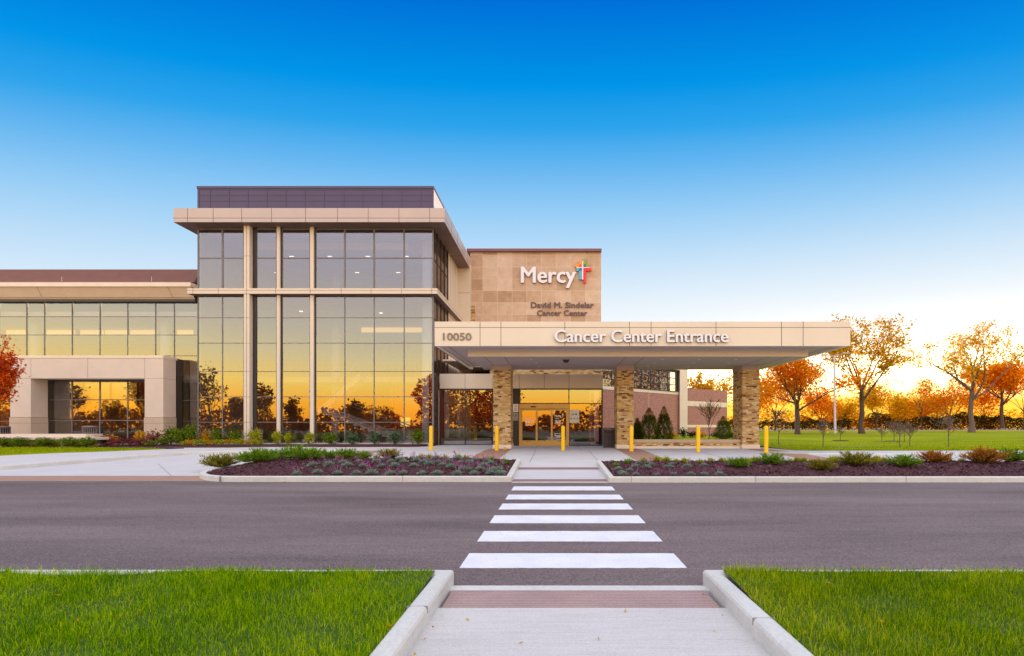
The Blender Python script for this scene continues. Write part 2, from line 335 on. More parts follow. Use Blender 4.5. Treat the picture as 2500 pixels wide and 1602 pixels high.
M['chip'] = leafmat('mulch_chip', [(0, (.035, .014, .018)), (.6, (.11, .05, .06)), (.9, (.20, .11, .11)), (1, (.34, .22, .20))], .0)
M['swale'] = plain('swale_gravel', (.34, .22, .15), .95, 0, 3, .3, (12, .4))
# ------------------------------------------------------------------ mesh helpers
class MB:
    def __init__(s): s.v = []; s.f = []; s.mi = []; s.mats = []; s.sm = []
    def m(s, mat):
        if mat not in s.mats: s.mats.append(mat)
        return s.mats.index(mat)
    def face(s, pts, mat, sm=False):
        n = len(s.v); s.v += [tuple(p) for p in pts]; s.f.append(tuple(range(n, n+len(pts)))); s.mi.append(s.m(mat)); s.sm.append(sm)
    def box(s, x0, x1, y0, y1, z0, z1, mat):
        n = len(s.v)
        s.v += [(x0, y0, z0), (x1, y0, z0), (x1, y1, z0), (x0, y1, z0), (x0, y0, z1), (x1, y0, z1), (x1, y1, z1), (x0, y1, z1)]
        for f in ((0, 3, 2, 1), (4, 5, 6, 7), (0, 1, 5, 4), (1, 2, 6, 5), (2, 3, 7, 6), (3, 0, 4, 7)):
            s.f.append(tuple(n+i for i in f)); s.mi.append(s.m(mat)); s.sm.append(False)
        return s
    def tube(s, pts, rad, mat, k=8, caps=True):
        pts = [Vector(p) for p in pts]; n0 = len(s.v); up = Vector((0, 0, 1))
        for i, p in enumerate(pts):
            d_ = (pts[min(i+1, len(pts)-1)]-pts[max(i-1, 0)]).normalized()
            a = d_.cross(Vector((1, 0, 0)) if abs(d_.x) < .8 else Vector((0, 1, 0))).normalized(); b = d_.cross(a)
            r = rad[i] if isinstance(rad, (list, tuple)) else rad
            for j in range(k):
                t = 2*math.pi*j/k; s.v.append(tuple(p+a*(math.cos(t)*r)+b*(math.sin(t)*r)))
        mi = s.m(mat)
        for i in range(len(pts)-1):
            for j in range(k):
                j2 = (j+1) % k
                s.f.append((n0+i*k+j, n0+i*k+j2, n0+(i+1)*k+j2, n0+(i+1)*k+j)); s.mi.append(mi); s.sm.append(True)
        if caps:
            s.f.append(tuple(n0+j for j in range(k))); s.mi.append(mi); s.sm.append(False)
            s.f.append(tuple(n0+(len(pts)-1)*k+j for j in range(k))); s.mi.append(mi); s.sm.append(False)
    def lathe(s, prof, mat, k=20, x=0, y=0):
        n0 = len(s.v); mi = s.m(mat)
        for r, z in prof:
            for j in range(k):
                t = 2*math.pi*j/k; s.v.append((x+r*math.cos(t), y+r*math.sin(t), z))
        for i in range(len(prof)-1):
            for j in range(k):
                j2 = (j+1) % k
                s.f.append((n0+i*k+j, n0+i*k+j2, n0+(i+1)*k+j2, n0+(i+1)*k+j)); s.mi.append(mi); s.sm.append(True)
    def prism(s, poly, z0, z1, mat, top=True):      # polygon in XY, counter-clockwise
        n = len(poly); zt = z1 if callable(z1) else (lambda x, y: z1); zb = z0 if callable(z0) else (lambda x, y: z0)
        a = len(s.v); s.v += [(x, y, zb(x, y)) for x, y in poly]+[(x, y, zt(x, y)) for x, y in poly]; mi = s.m(mat)
        for i in range(n):
            j = (i+1) % n; s.f.append((a+i, a+j, a+n+j, a+n+i)); s.mi.append(mi); s.sm.append(False)
        s.f.append(tuple(a+n+i for i in range(n))); s.mi.append(mi); s.sm.append(False)
    def build(s, name, parent=None, loc=None, bevel=0):
        me = bpy.data.meshes.new(name); me.from_pydata(s.v, [], s.f)
        for k in s.mats: me.materials.append(M[k])
        me.polygons.foreach_set('material_index', s.mi); me.polygons.foreach_set('use_smooth', s.sm); me.update()
        return link(name, me, parent, loc, bevel)
def link(name, me, parent=None, loc=None, bevel=0):
    o = bpy.data.objects.new(name, me); C.objects.link(o)
    if parent is not None:
        o.parent = parent
        if loc is None:
            off = Vector((0, 0, 0)); p = parent
            while p is not None: off += p.location; p = p.parent
            o.location = -off
    if loc is not None: o.location = loc
    if bevel:
        b = o.modifiers.new('bevel', 'BEVEL'); b.width = bevel; b.segments = 2; b.limit_method = 'ANGLE'
    return o
def thing(name, label, cat, loc=(0, 0, 0), group=None):
    o = bpy.data.objects.new(name, None); C.objects.link(o); o.location = loc; o.empty_display_size = .2
    return tag(o, label, cat, group)
def tag(o, label, cat, group=None, kind=None):
    o['label'] = label; o['category'] = cat
    if group: o['group'] = group
    if kind: o['kind'] = kind
    return o
def struct(o, label=None, cat=None):
    o['kind'] = 'structure'
    if label: o['label'] = label
    if cat: o['category'] = cat
    return o
def mesh_np(name, V, loops, totals, mat, smooth=False):
    me = bpy.data.meshes.new(name); V = np.asarray(V, np.float32)
    me.vertices.add(len(V)); me.vertices.foreach_set('co', V.ravel())
    me.loops.add(len(loops)); me.loops.foreach_set('vertex_index', np.asarray(loops, np.int32))
    totals = np.asarray(totals, np.int32); st = np.zeros(len(totals), np.int32); st[1:] = np.cumsum(totals)[:-1]
    me.polygons.add(len(totals)); me.polygons.foreach_set('loop_start', st); me.polygons.foreach_set('loop_total', totals)
    me.update(calc_edges=True); me.validate()
    for k in ([mat] if isinstance(mat, str) else mat): me.materials.append(M[k])
    return me
def quads(name, P, A, B, mat):          # leaf quads: centre P, half axes A and B (each n x 3), slightly pointed
    n = len(P); V = np.empty((n, 4, 3)); V[:, 0] = P-A; V[:, 1] = P+B*.9-A*.1; V[:, 2] = P+A; V[:, 3] = P-B*.9+A*.1
    return mesh_np(name, V.reshape(-1, 3), np.arange(n*4), np.full(n, 4), mat)
def rand_axes(rng, n, size, jit=.45, flat=None):
    a = rng.normal(size=(n, 3))
    if flat: a[:, 2] *= flat
    a /= np.linalg.norm(a, axis=1)[:, None]
    b = rng.normal(size=(n, 3)); b -= (b*a).sum(1)[:, None]*a; b /= np.linalg.norm(b, axis=1)[:, None]
    s = size*(1+jit*rng.uniform(-1, 1, (n, 1)))
    return a*s, b*s*rng.uniform(.45, .8, (n, 1))
def blades(name, base, dirv, length, width, droop, mat, rng):   # tapering blades: quad + tip
    n = len(base); up = np.array([0, 0, 1.0])
    side = np.cross(dirv, up+rng.normal(0, .35, (n, 3))); side /= np.linalg.norm(side, axis=1)[:, None]+1e-9
    l = np.asarray(length).reshape(-1, 1); wd = np.asarray(width).reshape(-1, 1)
    mid = base+dirv*l*.55; tip = base+dirv*l; tip[:, 2] -= (np.asarray(droop).reshape(-1, 1)*l)[:, 0]
    V = np.stack([base-side*wd, base+side*wd, mid-side*wd*.7, mid+side*wd*.7, tip], 1)
    i = np.arange(n)[:, None]*5
    lo = np.concatenate([i+0, i+1, i+3, i+2, i+2, i+3, i+4], 1).ravel()
    return mesh_np(name, V.reshape(-1, 3), lo, np.tile([4, 3], n), mat)
def sweep(path, prof, mat, mb, closed=False):   # profile (offset to the left of travel, z) along an XY(Z) path
    P = [Vector((p[0], p[1], p[2] if len(p) > 2 else 0)) for p in path]; n = len(P); k = len(prof); n0 = len(mb.v); mi = mb.m(mat)
    for i in range(n):
        d0 = (P[i]-P[i-1]) if (i > 0 or closed) else (P[1]-P[0]); d1 = (P[(i+1) % n]-P[i]) if (i < n-1 or closed) else (P[i]-P[i-1])
        d0.z = d1.z = 0; d0.normalize(); d1.normalize()
        n_a = Vector((-d0.y, d0.x, 0)); n_b = Vector((-d1.y, d1.x, 0)); nn = (n_a+n_b).normalized(); q = 1/max(.4, nn.dot(n_a))
        for o_, z in prof: mb.v.append(tuple(P[i]+nn*(o_*q)+Vector((0, 0, z))))
    for i in range(n if closed else n-1):
        for j in range(k-1):
            a = n0+i*k+j; b = n0+((i+1) % n)*k+j; mb.f.append((a, b, b+1, a+1)); mb.mi.append(mi); mb.sm.append(False)
    if not closed:
        mb.f.append(tuple(n0+j for j in range(k))); mb.mi.append(mi); mb.sm.append(False)
        mb.f.append(tuple(n0+(n-1)*k+j for j in range(k))[::-1]); mb.mi.append(mi); mb.sm.append(False)
def kerbprof(wd, h, r=.03, base=-.12): return [(0, base), (0, h-r), (r*.35, h-r*.3), (r, h), (wd-r, h), (wd-r*.35, h-r*.3), (wd, h-r), (wd, base)]
rng = np.random.default_rng(7)
# ------------------------------------------------------------------ ground, road, drive, pavements
mb = MB(); mb.face([(-900, -400, -.75), (900, -400, -.75), (900, 1500, -.75), (-900, 1500, -.75)], 'ground'); struct(mb.build('ground'))
mb = MB(); mb.box(-120, 120, 4.42, 13.06, -.3, 0, 'asphalt'); struct(mb.build('road'))
mb = MB(); mb.box(-160, 120, -60, -6.0, -.3, -.02, 'asphalt'); struct(mb.build('parking_lot'))
# crosswalk stripes
mb = MB()
for a, b in ((5.10, 5.68), (6.27, 6.88), (7.45, 8.09), (8.67, 9.32), (9.86, 10.53), (11.24, 11.96)):
    t = (a-5.1)/6.9; dx = .02*t
    k = 26
    top = [(-1.017-dx+(2.40+dx)*i/k+0, b+rng.normal(0, .004)) for i in range(k+1)]; bot = [(-1.017-dx+(2.40+dx)*i/k, a+rng.normal(0, .004)) for i in range(k+1)]
    mb.prism(bot+top[::-1], .0005, .004, 'white_paint')
struct(mb.build('crosswalk_marking'))
# drive apron of pale concrete, sloping up from the road to the entrance
def strip(mb, x0, x1, y0, y1, mat, lift, ny=14, nx=1):
    for i in range(ny):
        ya = y0+(y1-y0)*i/ny; yb = y0+(y1-y0)*(i+1)/ny
        mb.face([(x0, ya, gz(ya)+lift), (x1, ya, gz(ya)+lift), (x1, yb, gz(yb)+lift), (x0, yb, gz(yb)+lift)], mat)
mb = MB(); strip(mb, -70, 70, 13.06, 23.72, 'concrete', .006); struct(mb.build('driveway'))
mb = MB(); strip(mb, -70, -9.3, 13.10, 14.15, 'terracotta', .010, 3)
struct(mb.build('apron_band'))
mb = MB()
for x0, x1 in ((-3.52, -2.28), (3.12, 4.36)): strip(mb, x0, x1, 15.0, 23.70, 'terracotta', .011, 10)
for x0, x1 in ((-9.7, -8.4), (9.9, 11.2)): strip(mb, x0, x1, 16.5, 23.70, 'terracotta', .011, 10)
for x0, x1 in ((-3.52, -2.28), (3.12, 4.36), (9.9, 11.2)): mb.box(x0, x1, 23.80, 26.0, ZF-.1, ZF+.004, 'terracotta')
struct(mb.build('terracotta_band'))
mb = MB()
for x in (-.98, 1.62, 6.9): strip(mb, x-.012, x+.012, 18, 23.7, 'joint', .011, 6)
for (xa, ya), (xb, yb) in (((-20.6, 14.3), (-17.6, 16.4)), ((-11.3, 14.2), (-14.5, 17.6))):
    for i in range(6):
        p = [(xa+(xb-xa)*t, ya+(yb-ya)*t) for t in (i/6, (i+1)/6)]
        mb.face([(p[0][0]-.012, p[0][1], gz(p[0][1])+.011), (p[0][0]+.012, p[0][1], gz(p[0][1])+.011), (p[1][0]+.012, p[1][1], gz(p[1][1])+.011), (p[1][0]-.012, p[1][1], gz(p[1][1])+.011)], 'joint')
struct(mb.build('driveway_joint'))
mb = MB(); mb.box(-1.17, 1.39, 12.76, 12.90, -.2, .012, 'kerb'); mb.box(-1.17, 1.39, 12.902, 13.50, -.2, .018, 'brown_band'); struct(mb.build('crossing_band'))
mb = MB(); strip(mb, -1.24, 1.42, 15.75, 16.35, 'brown_band', .013, 3); struct(mb.build('crossing_band'))
# plaza in front of the doors, with the flush dark joint at its edge
mb = MB(); mb.box(-15.5, 12.4, 23.78, 33, -.2, ZF, 'concrete'); struct(mb.build('plaza'))
mb = MB(); mb.box(-8.6, 9.0, 23.73, 23.777, -.2, ZF+.003, 'soffit_dark')
for x in (-6.4, -1.1, 1.3): mb.box(x-.012, x+.012, 23.79, 29.3, ZF-.05, ZF+.003, 'joint')
struct(mb.build('plaza_joint'))
# left pavement: raised, kerb curving out to the road
KL = [(-19.6, 13.2), (-18.6, 14.4), (-17.9, 15.6), (-17.4, 17.6), (-16.9, 19.6), (-16.2, 21.3), (-15.2, 22.5), (-13.6, 23.3), (-11.4, 23.68), (-9.0, 23.74)]
def slev(x, y):
    h = .14 if x < -14 else max(.0, .14*(-9-x)/5)
    return max(gz(y), min(ZF+.06*(1 if x < -15 else max(0, (-9.5-x)/5.5)), gz(y)+h))
mb = MB()
kx = np.array([p[0] for p in KL]); ky = np.array([p[1] for p in KL]); rows = sorted(set(list(np.linspace(13.2, 23.74, 30))+list(ky)))
def row(y):
    xe = float(np.interp(y, ky, kx)); return [(x, y, slev(x, y)) for x in (-60.0, -24.0, min(-20, xe-.2), xe-.6*(xe+20.2), xe)]
for ya, yb in zip(rows[:-1], rows[1:]):
    A_, B_ = row(ya), row(yb)
    for q in range(4): mb.face([A_[q], A_[q+1], B_[q+1], B_[q]], 'concrete')
for q, (xa, xb) in enumerate(((-60, -24), (-24, -19), (-19, -15.5), (-15.5, -12), (-12, -9))):
    f = lambda x: max(slev(x, 23.74), ZF+.002)
    mb.face([(xa, 23.74, f(xa)), (xb, 23.74, f(xb)), (xb, 24.2, f(xb)), (xa, 24.2, f(xa))], 'concrete')
f = lambda x: max(slev(x, 23.74), ZF+.002)
mb.face([(-60, 24.2, f(-60)), (-15.5, 24.2, f(-15.5)), (-15.5, 34, f(-15.5)+.02), (-60, 34, f(-60)+.02)], 'concrete')
for xa, xb in ((-15.5, -12), (-12, -9)): mb.face([(xa, 24.2, f(xa)), (xb, 24.2, f(xb)), (xb, 29.2, ZF+.003), (xa, 29.2, ZF+.003 if xa > -15 else f(xa))], 'concrete')
struct(mb.build('sidewalk'))
mb = MB(); path = [(x, y, slev(x, y)-.0) for x, y in KL]
sweep(path, [(-.02, -.25), (-.02, -.025), (-.008, .001), (.02, .008), (.13, .008), (.15, .0), (.15, -.25)], 'kerb', mb)
struct(mb.build('kerb'))
# right pavement with kerb towards the drive
mb = MB(); pr = [(8.6, 23.78), (9.4, 23.0), (10.6, 22.0), (12.0, 21.5), (14, 21.3), (70, 21.0), (70, 24.1), (8.6, 24.1)]
mb.prism(pr, -.1, lambda x, y: ZF-.006, 'concrete'); struct(mb.build('sidewalk'))
mb = MB(); sweep([(11.3, 21.62, .0), (12.0, 21.45), (14, 21.25), (70, 20.95)], [(-.0, -.05), (0, ZF-.02), (.02, ZF+.004), (.15, ZF+.004), (.16, 0)], 'kerb', mb); struct(mb.build('kerb'))
# near walk with grooved paving, gutter strip and kerbs
mb = MB(); mb.box(-.97, 1.39, -5, 3.94, -.2, .018, 'walk'); struct(mb.build('walkway'))
mb = MB(); mb.box(-1.0, 1.42, 4.362, 4.50, -.2, .014, 'kerb'); mb.box(-1.0, 1.42, 4.495, 4.512, -.2, .006, 'mullion_dark'); struct(mb.build('gutter_strip'))
mb = MB(); mb.box(-.93, 1.34, 3.943, 4.36, -.2, .010, 'tactile')
for i in range(11):
    y = 3.955+i*.0372; mb.box(-.93, 1.34, y, y+.024, .0, .021, 'tactile')
struct(mb.build('grooved_paving'))
def kerbrun(path, wd=.15, h=.15, r=.03):
    mb = MB(); sweep(path, kerbprof(wd, h, r), 'kerb', mb); return struct(mb.build('kerb'))
kerbrun([(-.965, -4), (-.962, 3.0), (-.962, 4.56), (-40, 4.62)])
kerbrun([(40, 4.66), (1.387, 4.56), (1.387, 3.0), (1.392, -4)])
mb = MB()
for x0, x1, y in ((-1.117, -.958, 3.62), (1.383, 1.542, 3.4)): mb.box(x0, x1, y-.003, y+.003, .1, .1508, 'joint')
for x, yk in ((-9.0, 12.93), (-4.1, 12.93), (2.0, 12.80), (5.3, 12.81), (9.3, 12.83), (12.6, 12.84)): mb.box(x-.006, x+.006, yk-.004, yk+.164, 0, .1515, 'joint')
mb.box(-1.20, -1.176, 12.95, 12.965, .02, .13, 'mullion_dark')
struct(mb.build('kerb_joint'))
# planting beds: kerb and mulch mound
LB = [(-1.30, 17.9), (-1.18, 12.93), (-8.6, 12.93)]
for i in range(1, 13):
    t = -math.pi/2-math.pi/2*i/12; LB.append((-8.6+2.0*math.cos(t), 15.2+2.27*math.sin(t)))
LB += [(-10.75, 16.4), (-10.8, 17.6)]
def loopkerb(path, wd=.16):
    mb = MB(); sweep([(x, y, gz(y)) for x, y in path], kerbprof(wd, .15, .025, -.2), 'kerb', mb); return struct(mb.build('kerb'))
# travel so that the profile's offset points into the bed
loopkerb(LB[::-1])
RB = [(45, 12.95), (1.40, 12.80), (1.46, 17.3)]
loopkerb(RB[::-1])
def mulch(x0, x1, y0, y1, amp, corner=0, nx=110, ny=26):
    mb = MB(); xs = np.linspace(x0, x1, nx); ys = np.linspace(y0, y1, ny)
    def inside(x, y):
        if corner and x < -8.6:
            return ((x+8.6)/1.9)**2+((y-15.2)/2.17)**2 <= 1 or (y > 15.2 and x > -10.6)
        return True
    H = np.zeros((nx, ny))
    for i, x in enumerate(xs):
        for j, y in enumerate(ys):
            e = min(x-x0, x1-x, y-y0, (y1-y)*.8)
            if corner and x < -8.6 and y < 15.2: e = min(e, 1.9-math.hypot((x+8.6), (y-15.2)*.88))
            e = max(0, min(1, e/1.5)); e = e*e*(3-2*e)
            H[i, j] = gz(y)+.12+amp*e+rng.normal(0, .012)
    for i in range(nx-1):
        for j in range(ny-1):
            if inside((xs[i]+xs[i+1])/2, (ys[j]+ys[j+1])/2):
                mb.face([(xs[i], ys[j], H[i, j]), (xs[i+1], ys[j], H[i+1, j]), (xs[i+1], ys[j+1], H[i+1, j+1]), (xs[i], ys[j+1], H[i, j+1])], 'mulch', True)
    o = struct(mb.build('mulch_bed')); return o, (lambda x, y: float(H[int(np.clip(round((x-x0)/(x1-x0)*(nx-1)), 0, nx-1)), int(np.clip(round((y-y0)/(y1-y0)*(ny-1)), 0, ny-1))]))
_, HL = mulch(-10.6, -1.33, 13.06, 17.9, .20, 1)
_, HR = mulch(1.53, 30, 12.95, 17.4, .14, 0, 240)
n = 16000; P = np.empty((n, 3)); k = 0
while k < n:
    if rng.uniform() < .45: x, y = rng.uniform(-9.9, -1.4), rng.uniform(13.12, 17.8); h = HL(x, y)
    else: x, y = rng.uniform(1.6, 14.5), rng.uniform(13.05, 17.3); h = HR(x, y)
    if x < -8.6 and y < 15.2 and math.hypot((x+8.6)/1.85, (y-15.2)/2.1) > 1: continue
    P[k] = (x, y, h+.012); k += 1
A, B = rand_axes(rng, n, .032, .6, .35)
tag(link('mulch_chips', quads('mulch_chips', P, A, B, 'chip')), 'dark plum bark chips scattered over both planting beds', 'bark mulch', None, 'stuff')
# bed along the foot of the glass tower and the left beds
mb = MB(); pb = [(-24.6, 26.2), (-20.5, 25.6), (-17.4, 25.7), (-16.3, 26.3), (-14, 27.2), (-8.2, 28.0), (-7.7, 28.6), (-7.7, 29.2), (-21.9, 29.2), (-24.6, 29.0)]
mb.prism(pb, .1, lambda x, y: .40, 'mulch'); struct(mb.build('mulch_bed'))
mb = MB(); pb = [(-34, 25.6), (-19.4, 24.1), (-19.0, 24.7), (-24.7, 25.7), (-24.7, 29.4), (-34, 29.4)]
mb.prism(pb, .1, lambda x, y: .375, 'mulch'); struct(mb.build('mulch_bed'))
mb = MB(); pb = [(-60, 16.0), (-28, 17.2), (-22.6, 19.0), (-20.6, 21.5), (-19.4, 24.05), (-60, 25.6)]
mb.prism(pb, .0, lambda x, y: slev(-20, y)+.03, 'lawn'); struct(mb.build('lawn_strip'))
# concrete strip below the tower's glass
mb = MB(); mb.box(-22.3, -7.55, 29.1, 29.36, .1, .46, 'walk'); struct(mb.build('foundation_strip'))
# ------------------------------------------------------------------ the lawn beyond the canopy
def tz(x, y):
    a = ZF-.0; t = max(0, y-24.2)
    if x < 13.5: base = a+min(t, 24)*.028
    else: base = a+.40*min(1, max(0, (y-40)/45))+.10*min(1, max(0, (y-24)/60))
    s = math.exp(-((x-19.5)/5.5)**2-((y-33)/4.0)**2)*.24+math.exp(-((x-33)/10)**2-((y-46)/7)**2)*.45-math.exp(-((x-40)/8)**2-((y-34)/5)**2)*.22
    q = 1/(1+math.exp(-(x-13.5)/1.2)); base2 = a+.45*min(1, max(0, (y-42)/40))+.05*min(1, t/20)
    b1 = a+min(t, 24)*.024
    return b1*(1-q)+base2*q-s*q*min(1, t/5)
mb = MB(); xs = np.concatenate([np.linspace(4.25, 30, 42), np.linspace(32, 190, 50)]); ys = np.concatenate([np.linspace(23.95, 60, 50), np.linspace(62, 78, 8)])
for i in range(len(xs)-1):
    for j in range(len(ys)-1):
        cx, cy = (xs[i]+xs[i+1])/2, (ys[j]+ys[j+1])/2
        if cx < 11.7 and cy < 27.4: continue
        if cx < 11.95 and cy < 28.4 and (cx-11.3) < .1*(28-cy)+.2 and cy < 27.5: continue
        mb.face([(x, y, tz(x, y)) for x, y in ((xs[i], ys[j]), (xs[i+1], ys[j]), (xs[i+1], ys[j+1]), (xs[i], ys[j+1]))], 'lawn', True)
struct(mb.build('lawn'))
mb = MB()
for i in range(40):
    x0 = -60+i*10
    mb.face([(x0, 77.8, .735), (x0+10, 77.8, .735), (x0+10, 260, .95), (x0, 260, .95)], 'drygrass')
struct(mb.build('field'))
mb = MB()       # pale swale at the bottom of the dip, grown over at its edge
for i in range(26):
    t0, t1 = i/26, (i+1)/26
    f = lambda t, s: (17.6+4.4*t, 32.2+.7*math.sin(t*3)+s*(.12+.75*math.sin(math.pi*t)*(1+.35*math.sin(t*37))))
    p = [f(t0, -1), f(t1, -1), f(t1, 1), f(t0, 1)]
    mb.face([(x, y, tz(x, y)+.02) for x, y in p], 'swale')
struct(mb.build('swale'))
# near lawns: soil sheet + blades
def nearlawn(x0, x1, y0, y1, n, seed, label, leaf='grass'):
    r = np.random.default_rng(seed)
    mb = MB(); nx, ny = 60, 30
    hz = lambda x, y: .118+.02*math.sin(x*2.1+y)*math.sin(y*1.7+x*.6)+.035*max(0, min(1, (y-3.6)/.8))
    X = np.linspace(x0, x1, nx); Y = np.linspace(y0, y1, ny)
    for i in range(nx-1):
        for j in range(ny-1):
            mb.face([(x, y, hz(x, y)) for x, y in ((X[i], Y[j]), (X[i+1], Y[j]), (X[i+1], Y[j+1]), (X[i], Y[j+1]))], 'turf_base', True)
    struct(mb.build('lawn_soil'))
    bx = r.uniform(x0, x1, n); by = y0+(y1-y0)*r.uniform(0, 1, n)**.9
    # clumpy density and height
    cl = np.sin(bx*5.3+np.sin(by*4)*1.3)*np.sin(by*6.1+np.sin(bx*3.1))
    keep = r.uniform(0, 1, n) < .75+.25*cl; bx, by, cl = bx[keep], by[keep], cl[keep]; n = len(bx)
    bz = np.array([hz(a, b) for a, b in zip(bx, by)])
    ang = r.uniform(0, 2*np.pi, n); lean = np.abs(r.normal(.0, .52, n))
    dv = np.stack([np.cos(ang)*np.sin(lean), np.sin(ang)*np.sin(lean), np.cos(lean)], 1)
    big = np.sin(bx*1.7+1.3*np.sin(by*2.3+seed))*np.sin(by*2.9+seed+np.sin(bx*1.1)); ln = r.gamma(6.5, .0083, n)*(1+.20*cl+.24*big); wd = r.uniform(.0011, .0023, n)
    me = blades('grass', np.stack([bx, by, bz], 1), dv, ln, wd, r.uniform(.05, .45, n), leaf, r)
    tag(link('grass', me), label, 'grass', None, 'stuff')
nearlawn(-9.4, -1.115, 1.9, 4.47, 220000, 3, 'lush green grass left of the near walkway')
nearlawn(1.54, 9.0, 1.9, 4.47, 205000, 4, 'yellow tinged green grass right of the near walkway', 'grass_yellow')
# short blades along the edge of the far lawn and on the left strip
n = 26000; r = np.random.default_rng(9); x = np.concatenate([r.uniform(12.0, 46, n), r.uniform(4.4, 12, 2500)]); y = np.concatenate([24.0+16*r.uniform(0, 1, n)**2.2, r.uniform(27.6, 31, 2500)])
z = np.array([tz(a, b) for a, b in zip(x, y)]); n = len(x); ang = r.uniform(0, 6.28, n); le = np.abs(r.normal(0, .4, n))
tag(link('grass', blades('grass', np.stack([x, y, z], 1), np.stack([np.cos(ang)*np.sin(le), np.sin(ang)*np.sin(le), np.cos(le)], 1), r.uniform(.05, .12, n), r.uniform(.006, .012, n), r.uniform(0, .3, n), 'grass_far', r)), 'sunlit short grass along the lawn beyond the canopy', 'grass', None, 'stuff')
n = 16000; x = r.uniform(-31, -19.6, n); y = r.uniform(17.5, 24.9, n); k = (y > 17.2+(x+28)*.33*(x > -28)) & (y > 19.0+(x+22.6)*1.3) & (y > 21.5+(x+20.6)*2.1) & (y < 25.5-.135*(x+60)+4.1); x, y = x[k], y[k]; n = len(x)
z = np.array([slev(-20, b)+.03 for b in y]); ang = r.uniform(0, 6.28, n); le = np.abs(r.normal(0, .4, n))
tag(link('grass', blades('grass', np.stack([x, y, z], 1), np.stack([np.cos(ang)*np.sin(le), np.sin(ang)*np.sin(le), np.cos(le)], 1), r.uniform(.05, .11, n), r.uniform(.006, .011, n), r.uniform(0, .3, n), 'grass_far', r)), 'bright green grass strip below the low wall at left', 'grass', None, 'stuff')

mb = MB(); mb.box(-60, -9.4, -5.9, 4.46, -.3, .14, 'lawn'); mb.box(9.0, 60, -5.9, 4.46, -.3, .14, 'lawn'); mb.box(-9.4, -1.12, -5.9, 1.9, -.3, .13, 'lawn'); mb.box(1.55, 9.0, -5.9, 1.9, -.3, .13, 'lawn'); struct(mb.build('lawn'))
# fallen leaves
r = np.random.default_rng(17); n = 106; x = np.concatenate([r.uniform(-6, -1.1, 18), r.uniform(1.5, 5.5, 14), r.uniform(-.95, 1.35, 14), r.uniform(-11, 13, 60)]); y = np.concatenate([r.uniform(2.6, 4.3, 32), r.uniform(2.8, 4.3, 14), 12.93-r.gamma(1.0, .10, 60)-.05])
z = np.where(y > 6, .012, np.where((x > -1) & (x < 1.4), .030, .175)); x[32:40] = r.choice([-.93, -.90, 1.33, 1.30], 8)+r.normal(0, .02, 8)
A, B = rand_axes(r, n, .018, .4, .3); tag(link('fallen_leaves', quads('fallen_leaves', np.stack([x, y, z], 1), A, B, 'lf_amber')), 'few dry tan leaves fallen on the near lawns and walk', 'fallen leaves', None, 'stuff')
# ------------------------------------------------------------------ the medical building
DT = 29.4                                    # glass plane of the tower
bld = thing('medical_building', 'tan and glass medical building with tall glazed tower and stone sign wall behind canopy', 'building', (-8, 33, 0))
def part(mb, name, parent=None, label=None, bevel=0):
    o = mb.build(name, parent or bld, None, bevel)
    if label: o['label'] = label
    return o
wr = np.random.default_rng(5)
def window(parent, X, Z, y, fw=.07, fd=.14, fmat='mullion', gmat='glass', name='window', outer=True, cols=None):
    """curtain wall: bars on the lines X and Z, one slightly tilted pane per cell"""
    fr = MB(); gl = MB()
    for i, x in enumerate(X):
        a = fw if 0 < i < len(X)-1 else fw*.8
        fr.box(x-a/2, x+a/2, y-.022, y+.09, Z[0], Z[-1], fmat)
    for j, z in enumerate(Z):
        for i in range(len(X)-1): fr.box(X[i]+fw/2, X[i+1]-fw/2, y-.018, y+.085, z-fw*.36, z+fw*.36, fmat)
    for i in range(len(X)-1):
        for j in range(len(Z)-1):
            t = [wr.normal(0, .0022) for _ in range(4)]
            gl.face([(X[i]+.01, y+t[0], Z[j]+.01), (X[i+1]-.01, y+t[1], Z[j]+.01), (X[i+1]-.01, y+t[1]+t[2], Z[j+1]-.01), (X[i]+.01, y+t[0]+t[2], Z[j+1]-.01)], gmat)
    f = fr.build(name, parent); gl.build('glass', f); return f
T = lambda px: PX(px, DT); TZ = lambda py: PZ(py, DT)
XL, XR = T(484.2), T(1057.2)
DB = 46.0
# roof slab with fascia and dark soffit
DFa = DT-.8; fz1, fz0 = PZ(508.2, DFa), PZ(542.4, DFa); fx0, fx1 = PX(423.5, DFa), PX(1085.8, DFa)
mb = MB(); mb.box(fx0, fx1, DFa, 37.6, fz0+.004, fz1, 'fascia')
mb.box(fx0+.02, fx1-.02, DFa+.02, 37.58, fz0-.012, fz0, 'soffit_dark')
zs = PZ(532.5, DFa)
mb.box(fx0-.004, fx1+.004, DFa-.004, 37.6, zs-.011, zs+.011, 'seam')
for p in (458, 520.5, 590, 663, 746, 824, 899, 974, 1049): mb.box(PX(p, DFa)-.011, PX(p, DFa)+.011, DFa-.005, DFa+.05, fz0, fz1-.01, 'seam')
for k in range(1, 5): mb.box(fx1-.05, fx1+.005, DFa+k*1.85-.012, DFa+k*1.85+.012, fz0, fz1-.01, 'seam')
for k in range(1, 5): mb.box(fx0+.03, fx1-.03, DFa+k*1.85-.012, DFa+k*1.85+.012, fz0-.016, fz0-.011, 'int_dark')
for p in (520, 746, 974): mb.box(PX(p, DFa)-.012, PX(p, DFa)+.012, DFa+.03, 37.5, fz0-.016, fz0-.011, 'int_dark')
part(mb, 'roof')
